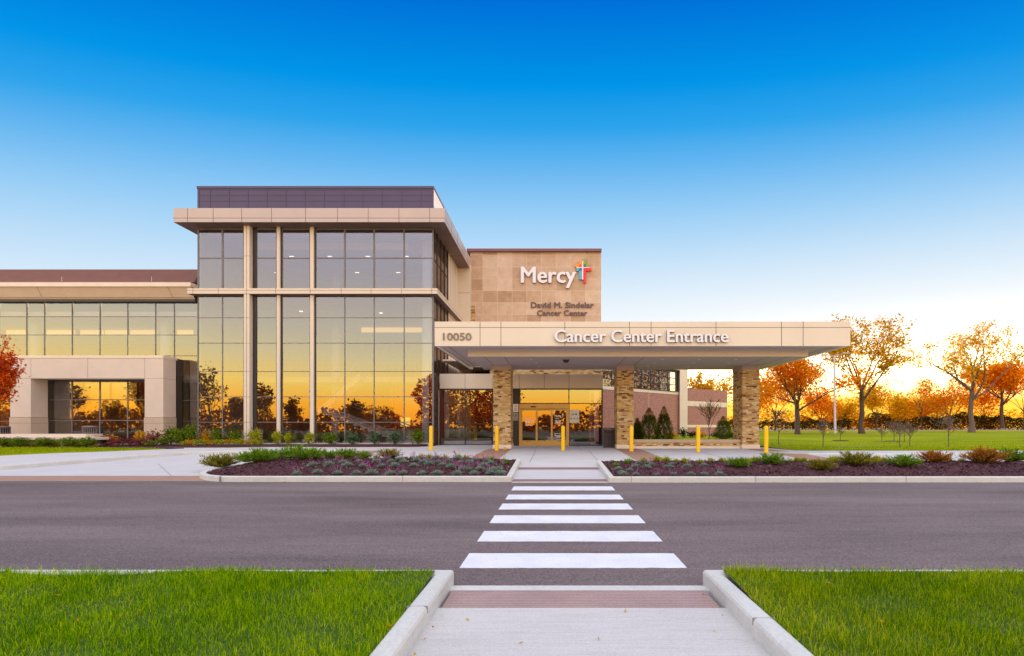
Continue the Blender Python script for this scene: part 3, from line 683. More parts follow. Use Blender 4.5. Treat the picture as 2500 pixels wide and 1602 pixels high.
# plum-coloured penthouse screen on the roof
pz1 = TZ(454.9); px0, px1 = T(481.9), T(1058.2)
mb = MB(); mb.box(px0, px1, DT, 37.0, fz1-.1, pz1-.15, 'purple'); mb.box(px0-.03, px1+.03, DT-.03, 37.03, pz1-.15, pz1, 'purple')
mb.box(px1, px1+.012, DT+.06, 36.9, fz1, pz1-.17, 'purple_sheen')  # pale sheet painting the reflected brightness on the right side
for p in (486, 513, 559, 605, 651.5, 697.5, 744, 791.5, 839, 885, 932.5, 980.5, 1027.5): mb.box(T(p)-.022, T(p)+.022, DT-.018, DT+.05, fz1, pz1-.16, 'purple')
for z in (TZ(464), TZ(478), TZ(491.5)): mb.box(px0+.05, px1-.05, DT-.006, DT+.02, z-.012, z+.012, 'int_dark')
part(mb, 'roof_screen')
# ledge between the second and third storey
DL = DT-.4; lz1, lz0 = PZ(703.9, DL), PZ(717.2, DL); lx0, lx1 = PX(457.2, DL), PX(1067.2, DL)
mb = MB(); mb.box(lx0, lx1, DL, DT+.02, lz0, lz1, 'panel'); mb.box(XR-.02, lx1, DT+.02, 37.4, lz0, lz1, 'panel')
mb.box(lx0+.02, lx1-.02, DL+.02, DT+.02, lz0-.010, lz0-.001, 'soffit_dark'); mb.box(XR, lx1-.02, DT+.02, 37.3, lz0-.010, lz0-.001, 'soffit_dark')
z = (lz0+lz1)/2+.03; mb.box(lx0-.004, lx1+.004, DL-.004, 37.3, z-.008, z+.008, 'seam') if False else mb.box(lx0-.004, lx1+.004, DL-.004, DL+.02, z-.008, z+.008, 'seam')
mb.box(lx1-.02, lx1+.004, DL+.02, 37.3, z-.008, z+.008, 'seam')
for p in (471, 533, 602, 673, 757, 833, 906, 980, 1054): mb.box(PX(p, DL)-.009, PX(p, DL)+.009, DL-.005, DL+.03, lz0, lz1, 'seam')
part(mb, 'ledge')
# projecting columns through both storeys
for (a, b, c) in ((595.3, 609.0, 618.3), (675.5, 682.9, 686.9), (757.0, 765.4, 768.9)):
    dd = DT*(VX-c)/(VX-b); x0, x1 = PX(a, dd), PX(b, dd)
    mb = MB(); mb.box(x0, x1, dd, DT+.1, .3, lz0-.012, 'panel'); mb.box(x0, x1, dd, DT+.1, lz1+.003, fz0-.013, 'panel')
    if b-a > 10:
        mb.box(x0+(x1-x0)*.46, x0+(x1-x0)*.52, dd-.003, dd+.02, .3, lz0-.014, 'seam'); mb.box(x0+(x1-x0)*.46, x0+(x1-x0)*.52, dd-.003, dd+.02, lz1+.005, fz0-.015, 'seam')
        for q in (625, 776, 838, 907, 969, 1031): mb.box(x0-.003, x1+.003, dd-.004, dd+.05, PZ(q, dd)-.008, PZ(q, dd)+.008, 'seam')
    js = .22 if b-a > 10 else .06
    mb.box(x1+.002, x1+js, DT-.06, DT+.08, .45, lz0-.03, 'mullion_dark'); mb.box(x1+.002, x1+js, DT-.06, DT+.08, lz1+.02, fz0-.03, 'mullion_dark')  # dark strips painting the shadow in the jamb beside each column
    part(mb, 'column')
# curtain walls of the tower front
Zl = [.46, TZ(1031), TZ(969), TZ(907), TZ(838), TZ(776), lz0-.02]; Zu = [lz1+.01, TZ(630.6), TZ(560), fz0-.02]
for X in ([XL, T(543.4), T(595.5)], [T(626), T(675.5)], [T(689), T(757)], [T(771), T(841.9), T(913.5), T(986.7), XR]):
    window(bld, X, Zl, DT, .055); window(bld, X, Zu, DT, .10)
# tower right side: glazing, then tan panels, then a pilaster
D1, D2 = 33.4, 36.9
fr = MB(); gl = MB()
for y in (DT+.06, 30.4, 31.4, 32.4, D1): fr.box(XR-.03, XR+.04, y-.035, y+.035, 4.7, fz0-.02, 'mullion_dark')
for z in (TZ(630.6), lz1+.05, lz0-.06, TZ(776), TZ(838)): fr.box(XR-.025, XR+.03, DT+.1, D1, z-.03, z+.03, 'mullion_dark')
fr.box(XR-.05, XR+.05, DT-.045, DT+.075, .46, lz0-.03, 'mullion')
gl.face([(XR, DT+.05, 4.7), (XR, D1, 4.7), (XR, D1, fz0-.02), (XR, DT+.05, fz0-.02)], 'glass_side')
f = part(fr, 'window'); part(gl, 'glass', f)
mb = MB(); mb.box(XR-.25, XR, D1+.04, D2, .3, fz0-.014, 'panel'); mb.box(XR-.2, XR+.003, D1+.06, D2, 8.9, 8.92, 'seam')
for y in (34.3, 35.2, 36.0): mb.box(XR-.1, XR+.003, y-.009, y+.009, .3, fz0-.02, 'seam')
part(mb, 'side_wall')
mb = MB(); xa, xb = XR, PX(1148, D2); mb.box(xa-.2, xb, D2, 37.7, .3, fz0+.35, 'panel'); mb.box(xa, xb+.003, D2-.004, D2+.02, PZ(715, D2)-.01, PZ(715, D2)+.01, 'seam')
part(mb, 'pilaster')
mb = MB(); mb.box(XR-.3, XR-.01, DT+.2, 30.86, .3, 4.7, 'stacked_dark'); mb.box(XR-.35, XR-.004, 30.86, D1, 4.85, 4.9, 'panel'); part(mb, 'stone_return')
# back and party walls, floors and interior of the tower
mb = MB(); mb.box(XL, XR-.3, 43.8, 44, .3, fz0, 'int_wall'); mb.box(XL-.02, XL+.1, DT+.1, 44, .3, fz0, 'int_wall'); part(mb, 'interior_wall')
mb = MB()
mb.box(XL+.1, XR-.3, DT+.14, 43.8, .26, .34, 'int_floor')
mb.box(XL+.1, XR-.3, DT+.25, 43.8, lz0-.1, lz1-.05, 'int_ceiling')
mb.box(XL+.1, XR-.3, 34.5, 43.8, 4.6, 5.0, 'int_ceiling')
mb.box(XL+.1, XR-.3, DT+.6, 43.8, 13.3, 13.6, 'int_ceiling'); mb.box(XL+2, XR-2, 31, 43, 12.8, 13.3, 'int_ceiling')
part(mb, 'floor_slab')
for x, y in ((PX(528, 31.5), 31.5), (PX(1042, 31), 31.0), (PX(528, 31.5), 37.0), (PX(820, 36), 36.0)):
    mb = MB(); mb.tube([(x, y, .3), (x, y, 13.3)], .30, 'int_white', 16); part(mb, 'interior_column')
def stairs(x0, z0, x1, z1, y, wd=1.5):
    mb = MB(); n = max(4, int(abs(z1-z0)/.17))
    for i in range(n):
        xa = x0+(x1-x0)*i/n; xb = x0+(x1-x0)*(i+1)/n; z = z0+(z1-z0)*(i+1)/n
        mb.box(min(xa, xb), max(xa, xb), y, y+wd, z-.30, z, 'int_white')
    for yy in (y-.03, y+wd+.03): mb.tube([(x0, yy, z0+1.0), (x1, yy, z1+1.0)], .035, 'silver', 6); mb.tube([(x0, yy, z0+.1), (x1, yy, z1+.1)], .08, 'int_white', 6)
    return part(mb, 'staircase')
mb = MB(); mb.box(PX(952, 36.5), XR-.5, 36.4, 36.6, .34, 4.55, 'int_red'); mb.box(PX(960, 36.3), PX(962, 36.3), 36.3, 36.39, .34, 4.5, 'int_dark'); part(mb, 'feature_wall')
mb = MB(); mb.box(PX(977, 36.2), PX(1000, 36.2), 36.3, 36.36, PZ(1041, 36.2), PZ(1020, 36.2), 'screen'); part(mb, 'lit_screen')
mb = MB(); mb.box(-6.8, -3.2, 34, 34.1, 4.12, 4.198, 'fill_strip'); part(mb, 'ceiling_light')  # added glowing strip to brighten the lobby interior
stairs(PX(1010, 33), .34, PX(790, 33), 2.7, 32.2); stairs(PX(770, 33), 2.7, PX(880, 34), 5.0, 33.9)
mb = MB(); mb.tube([(PX(600, 34.5), 34.45, 6.0), (XR-.4, 34.45, 6.0)], .03, 'silver', 6)
for k in range(12): x = PX(600, 34.5)+k*1.1; mb.tube([(x, 34.45, 5.0), (x, 34.45, 6.0)], .02, 'silver', 5)
part(mb, 'railing')
for px, y in ((712, 32.2), (805, 32.2), (898, 32.2), (992, 32.2), (872, 35.6), (972, 35.6), (675, 35.6)):
    if 1:
        mb = MB(); mb.box(PX(px, y)-.14, PX(px, y)+.14, y-.05, y+.05, 12.78 if abs(PX(px, y)+14.5) < 5 else 12.78, 12.799, 'lamp'); part(mb, 'ceiling_light')
for px0_, px1_, z, y in ((882, 1030, lz0-.13, 38.5),):
    mb = MB(); mb.box(PX(px0_, y), PX(px1_, y), y, y+.1, z-.34, z+.028, 'cove'); part(mb, 'ceiling_light')
for px, y in ((735, 33), (930, 33.5), (640, 36)):
    mb = MB(); mb.tube([(PX(px, y), y, lz0-.125), (PX(px, y), y, lz0-.101)], .12, 'lamp', 10); part(mb, 'ceiling_light')
mb = MB(); mb.box(PX(880, 34), PX(1010, 34), 34.2, 35.0, .34, 1.35, 'frieze'); mb.box(PX(876, 34), PX(1014, 34), 34.1, 35.1, 1.35, 1.42, 'int_dark'); part(mb, 'reception_desk')
for a, b in ((690, 720), (640, 668)): mb = MB(); mb.box(PX(a, 43), PX(b, 43), 43.70, 43.79, 6.2, 7.6, 'int_dark'); part(mb, 'wall_picture')
# ------------------------------------------------------------------ left wing
DW = 31.5; W = lambda px: PX(px, DW); WZ = lambda py: PZ(py, DW); WL = -62.0
ZW = [.4, WZ(1028.5), WZ(978), WZ(926.5), WZ(868.8), WZ(818), WZ(773.4), WZ(733)]
XW = [W(483), W(425.8), W(380), W(312), W(244.3), W(176.5), W(109), W(65.4)]
while XW[-1] > WL: XW.append(XW[-1]-1.82)
XW = XW[::-1]
window(bld, XW, ZW, DW, .05)
mb = MB(); DC = DW-.55
prof = [(DW+.05, WZ(733)), (DC+.28, WZ(733)), (DC+.28, PZ(727, DC+.28)), (DC+.20, PZ(726.0, DC+.2)), (DC, PZ(700, DC))]
for (a, b) in zip(prof[1:-1], prof[2:]): mb.face([(WL, a[0], a[1]), (W(483), a[0], a[1]), (W(483), b[0], b[1]), (WL, b[0], b[1])], 'frieze')
mb.box(WL, W(483), DC-.08, DW+1, PZ(699.4, DC-.08), PZ(689.3, DC-.08), 'white_trim')
mb.box(WL, W(483), DC+.285, DW+.2, WZ(733)-.16, WZ(733)-.005, 'mullion_dark')  # dark strip painting the shadow line under the cornice
for px in (96, 415): 
    y0, y1 = DC+.195, DC-.004
    mb.face([(PX(px+7, y0)-.012, y0-.004, PZ(726, y0)), (PX(px+7, y0)+.012, y0-.004, PZ(726, y0)), (PX(px-6, y1)+.012, y1-.002, PZ(700, y1)), (PX(px-6, y1)-.012, y1-.002, PZ(700, y1))], 'seam')
part(mb, 'cornice')
mb = MB(); n = 7; za, zb = PZ(688.9, DC+.25), PZ(658.4, DC+.9)
for i in range(n):
    z0 = za+(zb-za)*i/n; z1 = za+(zb-za)*(i+1)/n; y = DC+.25+.65*i/n
    mb.box(WL, W(483.5), y, y+1.6, z0, z1-.03, 'rib'); mb.box(WL, W(483.5), y+.05, y+1.6, z1-.03, z1, 'int_dark' if i < n-1 else 'rib')
mb.box(WL, W(483), DC+1.0, 44, za-.2, zb-.02, 'rib')
for px in (151, 370): mb.tube([(PX(px, DC+.1), DC+.1, za), (PX(px, DC+.1), DC+.1, za+.3)], .015, 'pole', 6)
part(mb, 'wing_roof')
mb = MB(); mb.box(WL, XL-.05, 43.0, 43.3, .3, WZ(735), 'int_wall'); part(mb, 'interior_wall')
mb = MB(); mb.box(WL, XL-.05, DW+.2, 43, 4.35, 4.85, 'int_ceiling'); mb.box(WL, XL-.05, DW+.2, 43, WZ(737)-.9, WZ(737)-.6, 'int_ceiling'); mb.box(WL, XL-.05, DW+.15, 43, .3, .38, 'int_floor'); part(mb, 'floor_slab')
for k, (a, b) in enumerate(((110, 180), (196, 250), (256, 308), (318, 382), (432, 470), (15, 60))):
    mb = MB(); z = WZ(737)-1.32; mb.box(PX(a, 36), PX(b, 36), 36, 36.1, z, z+.36, 'cove'); part(mb, 'ceiling_light')
for px in (88, 405): mb = MB(); mb.tube([(PX(px, 33), 33, .38), (PX(px, 33), 33, WZ(737)-.9)], .3, 'int_white', 14); part(mb, 'interior_column')
# ------------------------------------------------------------------ limestone portal on the wing
DP = 29.9; P_ = lambda px: PX(px, DP); zp = PZ(868, DP); xo0, xi0, xi1, xo1 = P_(25), P_(75.2), P_(353.3), P_(398.5); zo = PZ(924.1, DP); zb = PZ(1019.5, DP)
mb = MB(); dr = 1.0
mb.box(xo0, xo1, DP, DP+dr, zo, zp-.16, 'limestone'); mb.box(xo0, xi0, DP, DP+dr, zb+.02, zo, 'limestone'); mb.box(xi1, xo1, DP, DP+dr, zb+.02, zo, 'limestone')
mb.box(xo0-.02, xo1+.02, DP-.03, DP+dr+.1, zp-.16, zp, 'white_trim')
for a, b in ((xo0, xi0), (xi1, xo1)): mb.box(a-.03, b+.03, DP-.03, DP+dr, .3, zb, 'limestone_base')
for x in (xi0+.006, P_(214), xi1-.006): mb.box(x-.006, x+.006, DP-.003, DP+.02, zo+.01, zp-.17, 'seam')
for a, b in ((xo0, xi0), (xi1, xo1)): mb.box(a, b+.003, DP-.003, DP+dr, zo-.006, zo+.006, 'seam'); mb.box(a-.033, b+.033, DP-.033, DP+dr-.01, zb-.36, zb-.348, 'seam')
portal = part(mb, 'portal_frame')
mb = MB(); mb.box(xo0+.3, xo1-.02, DP+dr+.1, DW-.06, zo+.35, zp-.05, 'mullion_dark'); mb.box(xo1-.12, xo1-.02, DP+dr+.1, DW-.06, .3, zo+.34, 'mullion_dark'); part(mb, 'portal_side')
window(bld, [xi0-.3, PX(176, DP+1.2), PX(244, DP+1.2), PX(312, DP+1.2), xi1+.4], [.4, PZ(1026.6, DP+1.2), PZ(976, DP+1.2), zo+.3], DP+1.2, .07)
# ------------------------------------------------------------------ sandstone sign block
DS = 37.5; S = lambda px: PX(px, DS); SZ = lambda py: PZ(py, DS)
sx0, sx1 = S(1155.8), S(1467.4); sz1 = SZ(616)
mb = MB(); mb.box(S(1148), sx1, DS, 46, .3, sz1-.004, 'sandstone'); part(mb, 'stone_wall')
mb = MB(); mb.box(S(1141), sx1+.02, DS-.25, 46.1, sz1, sz1+.20, 'rib'); part(mb, 'coping')
mb = MB(); mb.box(S(1150), S(1160), DS-.35, DS-.003, .3, SZ(750), 'stacked'); part(mb, 'stone_return')
# ------------------------------------------------------------------ entrance lobby
DA = 30.9; A_ = lambda px: PX(px, DA); AZ = lambda py: PZ(py, DA)
mb = MB(); xa, xb = XR+.06, -2.62
mb.box(xa, xb, DA-.06, DA+.2, AZ(949), AZ(913), 'canopy'); mb.box(xa, xb, DA-.03, DA+.2, AZ(952), AZ(949.2), 'mullion_dark')
for px in (1071, 1135.8, 1202): mb.box(A_(px)-.009, A_(px)+.009, DA-.064, DA, AZ(949), AZ(913)-.01, 'seam')
part(mb, 'fascia')
window(bld, [xa+.03, A_(1071), A_(1135.8), A_(1202), xb], [ZF+.02, AZ(1034.7), AZ(984.5), AZ(952)], DA, .06, fmat='mullion_dark')
mb = MB(); mb.box(A_(1071)-.06, A_(1071)+.05, DA-.1, DA-.052, ZF, AZ(952), 'silver'); part(mb, 'frame_post')
for px in (1092, 1120): mb = MB(); mb.box(PX(px, 33)-.1, PX(px, 33)+.12, 33, 33.2, ZF, 3.6, 'int_white'); part(mb, 'interior_column')
mb = MB(); mb.box(A_(1076), A_(1198), DA+.12, DA+.2, ZF, .72, 'soffit'); part(mb, 'radiator_panel')
DV = 29.5; V_ = lambda px: PX(px, DV); VZ = lambda py: PZ(py, DV); vx0, vx1 = V_(1253), V_(1471.5); zf0, zf1 = VZ(948.5), VZ(914.6)
mb = MB(); mb.box(vx0, vx1, DV-.04, DV+1.5, zf0, zf1, 'canopy')
for px in (1267.8, 1328.8, 1389.3): mb.box(V_(px)-.009, V_(px)+.009, DV-.044, DV, zf0, zf1-.01, 'seam')
mb.box(vx0, vx1, DV-.02, DV+1.4, zf0-.06, zf0-.004, 'mullion_dark'); part(mb, 'fascia')
mb = MB(); mb.box(S(1190)*.8, vx1+.1, 31.1, 31.5, 4.55, 6.0, 'stacked'); mb.box(-7.3, vx1, 31.2, 37.4, 5.7, 5.8, 'panel'); part(mb, 'stone_wall')
z_h = VZ(985)
window(bld, [V_(1267.8), V_(1389), vx1-.03], [z_h, zf0-.06], DV, .06, fmat='mullion_dark', gmat='glass')
window(bld, [V_(1389.5), vx1-.03], [ZF+.02, VZ(1035.8), z_h], DV, .06, fmat='mullion_dark', gmat='glass')
mb = MB(); mb.box(vx0, V_(1267.8), DV, DV+.1, ZF, zf0, 'mullion_dark'); mb.box(vx0, vx0+.06, DV+.1, DA, ZF, zf0, 'mullion_dark'); part(mb, 'frame_post'); mb = MB(); mb.box(vx1-.08, vx1, DV-.03, 31.4, ZF, zf0, 'mullion_dark'); part(mb, 'frame_post')
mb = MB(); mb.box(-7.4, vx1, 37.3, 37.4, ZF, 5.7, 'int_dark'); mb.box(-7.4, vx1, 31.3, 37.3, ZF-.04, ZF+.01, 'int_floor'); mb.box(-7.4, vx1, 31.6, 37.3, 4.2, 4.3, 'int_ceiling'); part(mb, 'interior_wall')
mb = MB(); x0, x1 = V_(1405), V_(1454)
mb.tube([(x0, 30.6, ZF), (x0, 30.6, 1.25), (x1, 30.6, 1.25), (x1, 30.6, ZF)], .022, 'silver', 6); mb.tube([(x0, 30.6, .75), (x1, 30.6, .75)], .018, 'silver', 6)
part(mb, 'railing'); mb = MB(); mb.box(V_(1447), V_(1456), 31.2, 31.4, ZF, 3.6, 'soffit'); part(mb, 'interior_column')
# sliding doors
D0 = DV-.03; xA, xB = V_(1267.8), V_(1389); zt = z_h-.04; zh = VZ(999)
mb = MB(); mb.box(xA, xB, D0-.12, D0+.08, zh, zt, 'gold'); mb.box(xA, xA+.10, D0-.10, D0+.08, ZF, zh-.002, 'gold'); mb.box(xB-.10, xB, D0-.10, D0+.08, ZF, zh-.002, 'gold')
mb.box(xA+.02, xB-.02, D0-.125, D0-.1, zh+.03, zh+.045, 'mullion'); mb.box(V_(1296), V_(1308), D0-.16, D0-.118, zh+.10, zh+.17, 'can_dark'); mb.box(xA+.1, xB-.1, D0-.1, D0+.08, ZF-.02, ZF+.015, 'silver')
frame = part(mb, 'door_frame')
def leaf(a, b, off):
    m1 = MB(); w_ = .085; zl0 = ZF+.02; zr = VZ(1075.5)
    m1.box(a, a+w_, D0+off-.05, D0+off, zl0, zh-.01, 'gold'); m1.box(b-w_, b, D0+off-.05, D0+off, zl0, zh-.01, 'gold')
    m1.box(a+w_, b-w_, D0+off-.047, D0+off-.003, zl0, zr, 'gold'); m1.box(a+w_, b-w_, D0+off-.047, D0+off-.003, zh-.09, zh-.013, 'gold')
    x = (a+b)/2; m1.box(x-.16, x-.06, D0+off-.05, D0+off-.046, zr-.06, zr-.03, 'ink'); m1.box(x+.0, x+.08, D0+off-.05, D0+off-.046, zr-.06, zr-.03, 'ink')
    o = part(m1, 'door'); g = MB(); g.face([(a+w_, D0+off-.025, zr), (b-w_, D0+off-.025, zr), (b-w_, D0+off-.025, zh-.09), (a+w_, D0+off-.025, zh-.09)], 'door_glass'); part(g, 'glass', o); return o
leaf(V_(1272), V_(1311.5), 0.0); leaf(V_(1309.5), V_(1348), .06); leaf(V_(1346), V_(1385.5), 0.0)
# ------------------------------------------------------------------ signs and lettering
def text_mesh(body, width, height_cap, depth, bold=0.0):
    cu = bpy.data.curves.new('lettering', 'FONT'); cu.body = body; cu.size = 1; cu.extrude = .001; cu.resolution_u = 3
    o = bpy.data.objects.new('lettering', cu); C.objects.link(o)
    bpy.context.view_layer.update(); dg = bpy.context.evaluated_depsgraph_get()
    me = bpy.data.meshes.new_from_object(o.evaluated_get(dg)); C.objects.unlink(o); bpy.data.objects.remove(o); bpy.data.curves.remove(cu)
    n = len(me.vertices); co = np.empty(n*3); me.vertices.foreach_get('co', co); co = co.reshape(-1, 3)
    co[:, 0] -= co[:, 0].min(); co[:, 0] *= width/co[:, 0].max()
    co[:, 1] *= height_cap/CAP; F_ = [tuple(p.vertices) for p in me.polygons]; V_, FF = [], []
    offs = [(0, 0), (1, 0), (2, 0), (1, .6), (1, -.6)] if bold else [(0, 0)]         # heavier stroke: the letter repeated a hair to each side
    for i, (ox, oz) in enumerate(offs):
        c = co.copy(); c[:, 0] += ox*bold; c[:, 1] += oz*bold; c[:, 2] = np.where(co[:, 2] > 0, depth+.0006*i, 0)
        V_.append(c); FF += [tuple(v+n*i for v in f) for f in F_]
    me2 = bpy.data.meshes.new('lettering'); me2.from_pydata(np.concatenate(V_).tolist(), [], FF); me2.update(); return me2
CAP = .70
def sign(name, lines, label, y, depth, face, side, parent=None, bold=.012, cat='sign'):
    """lines: (text, x0, x1, z base, cap height)"""
    root = thing(name, label, cat, (lines[0][1], y, lines[0][3])) if parent is None else parent
    for body, x0, x1, z0, ch in lines:
        me = text_mesh(body, x1-x0-2*bold*ch, ch, depth, bold*ch)
        me.materials.clear(); me.materials.append(M[face]); me.materials.append(M[side])
        for p in me.polygons: p.material_index = 0 if min(me.vertices[i].co.z for i in p.vertices) > depth*.5 else 1
        o = bpy.data.objects.new('lettering', me); C.objects.link(o); o.parent = root
        o.rotation_euler = (R(90), 0, 0); o.location = Vector((x0, y, z0))-root.location
    return root
yS = DS-.03
wordmark = sign('wall_sign', [('Mercy', S(1271.8), S(1406.3), SZ(691.4), 38.9*DS/F)], 'large white raised lettering with multicoloured cross on the sandstone wall', yS, .14, 'letter_white', 'letter_side', None, .034)
lx = lambda cx: S(1220+cx/8.104); lz = lambda cy: SZ(610+cy/8.104)
mb = MB()
for cx0, cx1, cy0, cy1, k in ((1570, 1622, 225, 305, 'logo_orange'), (1485, 1570, 305, 352, 'logo_orange'), (1570, 1622, 305, 352, 'logo_redorange'),
                              (1655, 1705, 190, 305, 'logo_green'), (1705, 1768, 305, 352, 'logo_green'), (1655, 1705, 305, 352, 'logo_slate'),
                              (1510, 1570, 376, 430, 'logo_cyan'), (1570, 1625, 430, 600, 'logo_cyan'), (1570, 1625, 376, 430, 'logo_blue'),
                              (1655, 1808, 374, 430, 'logo_red'), (1655, 1705, 430, 668, 'logo_red'),
                              (1625, 1652, 235, 600, 'letter_white'), (1510, 1625, 355, 374, 'letter_white'), (1652, 1768, 355, 373, 'letter_white')):
    mb.box(lx(cx0)+.003, lx(cx1)-.003, yS-.15, yS, lz(cy1)+.003, lz(cy0)-.003, k)
mb.build('logo_cross', wordmark)
sign('wall_sign', [('David M. Sindelar', S(1296.1), S(1449.5), SZ(751.9), 13.6*DS/F), ('Cancer Center', S(1311), S(1434.2), SZ(771), 13.0*DS/F)], 'grey brown two line lettering low on the sandstone wall above canopy', yS, .05, 'letter_grey', 'letter_grey', None, .045)
DC_ = 21.4
sign('entrance_sign', [('Cancer Center Entrance', PX(1353.6, DC_), PX(1776.6, DC_), PZ(836, DC_), 29.6*DC_/F)], 'long line of white raised letters on the canopy front', DC_-.02, .10, 'letter_white', 'letter_side', None, .034)
sign('address_number', [('10050', PX(1081.6, DC_), PX(1151.2, DC_), PZ(831, DC_), 18*DC_/F)], 'taupe street number at left end of the canopy front', DC_-.008, .03, 'letter_taupe', 'letter_taupe', None, .028)
# lettering on the door glass
def bars(mb, x, z, spec, h=.025, mat='letter_white', y=0.0):
    for i, wd in enumerate(spec):
        if wd: mb.box(x, x+wd*.62, y, y+.004, z-i*.052, z-i*.052+h, mat); mb.box(x+wd*.67, x+wd, y, y+.004, z-i*.052, z-i*.052+h, mat)
yg = D0-.034
d_ = thing('door_lettering', 'small white lettering with cross emblem on right sliding door glass', 'sign', (V_(1354), yg, 1.6))
sign('', [('Mercy', V_(1354.3), V_(1370.5), VZ(1019), .155)], '', yg, .004, 'letter_white', 'letter_white', d_, .03)
mb = MB(); q = lambda px: V_(px); 
mb.box(q(1371.3), q(1372.7), yg, yg+.004, VZ(1013.3), VZ(1011.8), 'letter_white'); mb.box(q(1372.9), q(1374.3), yg, yg+.004, VZ(1018.5), VZ(1010.5), 'letter_white'); mb.box(q(1374.5), q(1376.3), yg, yg+.004, VZ(1014), VZ(1012.4), 'letter_white')
mb.build('logo_cross', d_)
mb = MB(); bars(mb, V_(1354.5), VZ(1022.5), [.28, 0, .40, .30, .36, .52, .5], y=yg)
for k, (wd, dz) in enumerate(((.34, 0), (.36, .12), (.28, .165), (.26, .21), (.36, .36))):
    z = VZ(1059.5)-dz; mb.box(V_(1358), V_(1358)+wd, yg, yg+.004, z, z+.028, 'letter_white')
for z in (VZ(1059), VZ(1063.5)): mb.tube([(V_(1355.5), yg, z), (V_(1355.5), yg+.004, z)], .042, 'letter_white', 12)
mb.build('text_lines', d_)
d_ = thing('door_lettering', 'column of small white text lines on left sliding door glass', 'sign', (V_(1282), yg, 1.6))
mb = MB(); bars(mb, V_(1282), VZ(1020.5), [.34, 0, .36, .52, .28, .56, .32, .10, .26, .48], y=yg); mb.build('text_lines', d_)
mb = MB(); bars(mb, V_(1323), VZ(1041), [.32], y=yg+.03, h=.02); tag(mb.build('door_lettering', None, (0, 0, 0)), 'short white text line on middle sliding door glass', 'sign')
# notices
def notice(x0, x1, z0, z1, y, mat, label, kind):
    t = thing('notice_sign', label, 'sign', ((x0+x1)/2, y, z0)); mb = MB(); mb.box(x0, x1, y-.015, y, z0, z1, mat); mb.build('panel', t); mb = MB(); w_ = x1-x0; h_ = z1-z0; yf = y-.018
    ring = lambda cx, cz, r, m, rr=.14: [mb.box(cx+r*math.cos(a)-r*rr, cx+r*math.cos(a)+r*rr, yf, yf+.002, cz+r*math.sin(a)-r*rr, cz+r*math.sin(a)+r*rr, m) for a in np.linspace(0, 6.283, 22)[:-1]]
    if kind == 0:
        ring((x0+x1)/2, z0+h_*.72, w_*.2, 'ink_red'); mb.box((x0+x1)/2-w_*.1, (x0+x1)/2+w_*.08, yf-.001, yf+.002, z0+h_*.70, z0+h_*.76, 'ink'); mb.box((x0+x1)/2-w_*.1, (x0+x1)/2-w_*.04, yf-.001, yf+.002, z0+h_*.64, z0+h_*.70, 'ink')
        mb.build('pictogram', t); mb = MB()
        for k in range(5): mb.box(x0+w_*.18, x1-w_*(.18+.05*(k % 2)), yf, yf+.002, z0+h_*(.42-.07*k), z0+h_*(.445-.07*k), 'ink')
    elif kind == 1:
        ring((x0+x1)/2, z0+h_*.6, w_*.22, 'ink'); mb.box((x0+x1)/2-w_*.13, (x0+x1)/2+w_*.13, yf, yf+.002, z0+h_*.58, z0+h_*.62, 'ink')
        mb.build('pictogram', t); mb = MB()
        for k in range(2): mb.box(x0+w_*.25, x1-w_*.25, yf, yf+.002, z0+h_*(.2-.08*k), z0+h_*(.225-.08*k), 'ink')
    else:
        for fx, fz, s in ((.33, .66, 1), (.66, .66, 1), (.18, .33, .85), (.5, .33, .8), (.82, .33, .85)):
            cx, cz = x0+w_*fx, z0+h_*fz; ring(cx, cz, w_*.075*s, 'ink_tan', .30); mb.box(cx+w_*.02, cx+w_*.07, yf-.001, yf+.002, cz-h_*.045, cz+h_*.03, 'ink'); mb.build('pictogram', t); mb = MB()
        mb.box(x0+w_*.65, x1-w_*.12, yf, yf+.002, z0+h_*.08, z0+h_*.10, 'paper_grey')
    mb.build('text_lines', t)
yn = DV-.005
nx0, nx1 = PX(1252.4, DV)+.01, PX(1265.5, DV)
notice(nx0, nx1, VZ(1006), VZ(986.6), yn, 'paper', 'white notice with red prohibition ring between left stone pillar and doors', 0)
notice(nx0, nx1, VZ(1027), VZ(1007.6), yn, 'paper_grey', 'grey notice with dark ring below the white notice beside doors', 1)
notice(V_(1390), V_(1414.2), VZ(1032.5), VZ(1001), DV-.06, 'paper', 'white poster of five small hand drawings on glass right of doors', 2)
# ------------------------------------------------------------------ entrance canopy
can = thing('entrance_canopy', 'cream panelled entrance canopy on three stacked stone pillars', 'canopy', (4, 25, 0))
DF_ = 21.4; cx0, cx1 = PX(1061, DF_), PX(2076, DF_); cz0, cz1 = PZ(844.8, DF_), PZ(785.3, DF_)
mb = MB(); mb.box(cx0, cx1, DF_, DF_+.18, cz0, cz1, 'canopy'); mb.box(cx0, cx0+.18, DF_+.18, 30.2, cz0, cz1, 'canopy'); mb.box(cx1-.18, cx1, DF_+.18, 29.2, cz0, cz1, 'canopy')
mb.box(cx0+.18, cx1-.18, 29.0, 29.2, cz0, cz1, 'canopy')
zq = PZ(799.6, DF_); mb.box(cx0-.004, cx1+.004, DF_-.004, DF_+.03, zq-.009, zq+.009, 'seam')
for a in (1172, 1223, 1379, 1537, 1589.5, 1748, 1908, 1960.8): mb.box(PX(a, DF_)-.010, PX(a, DF_)+.010, DF_-.005, DF_+.03, cz0, cz1-.006, 'seam')
mb.box(cx0-.005, cx0+.03, DF_+.19, 30.1, cz0-.006, cz0-.001, 'soffit_dark')
part(mb, 'fascia', can)
mb = MB(); sz_o = cz0+.05
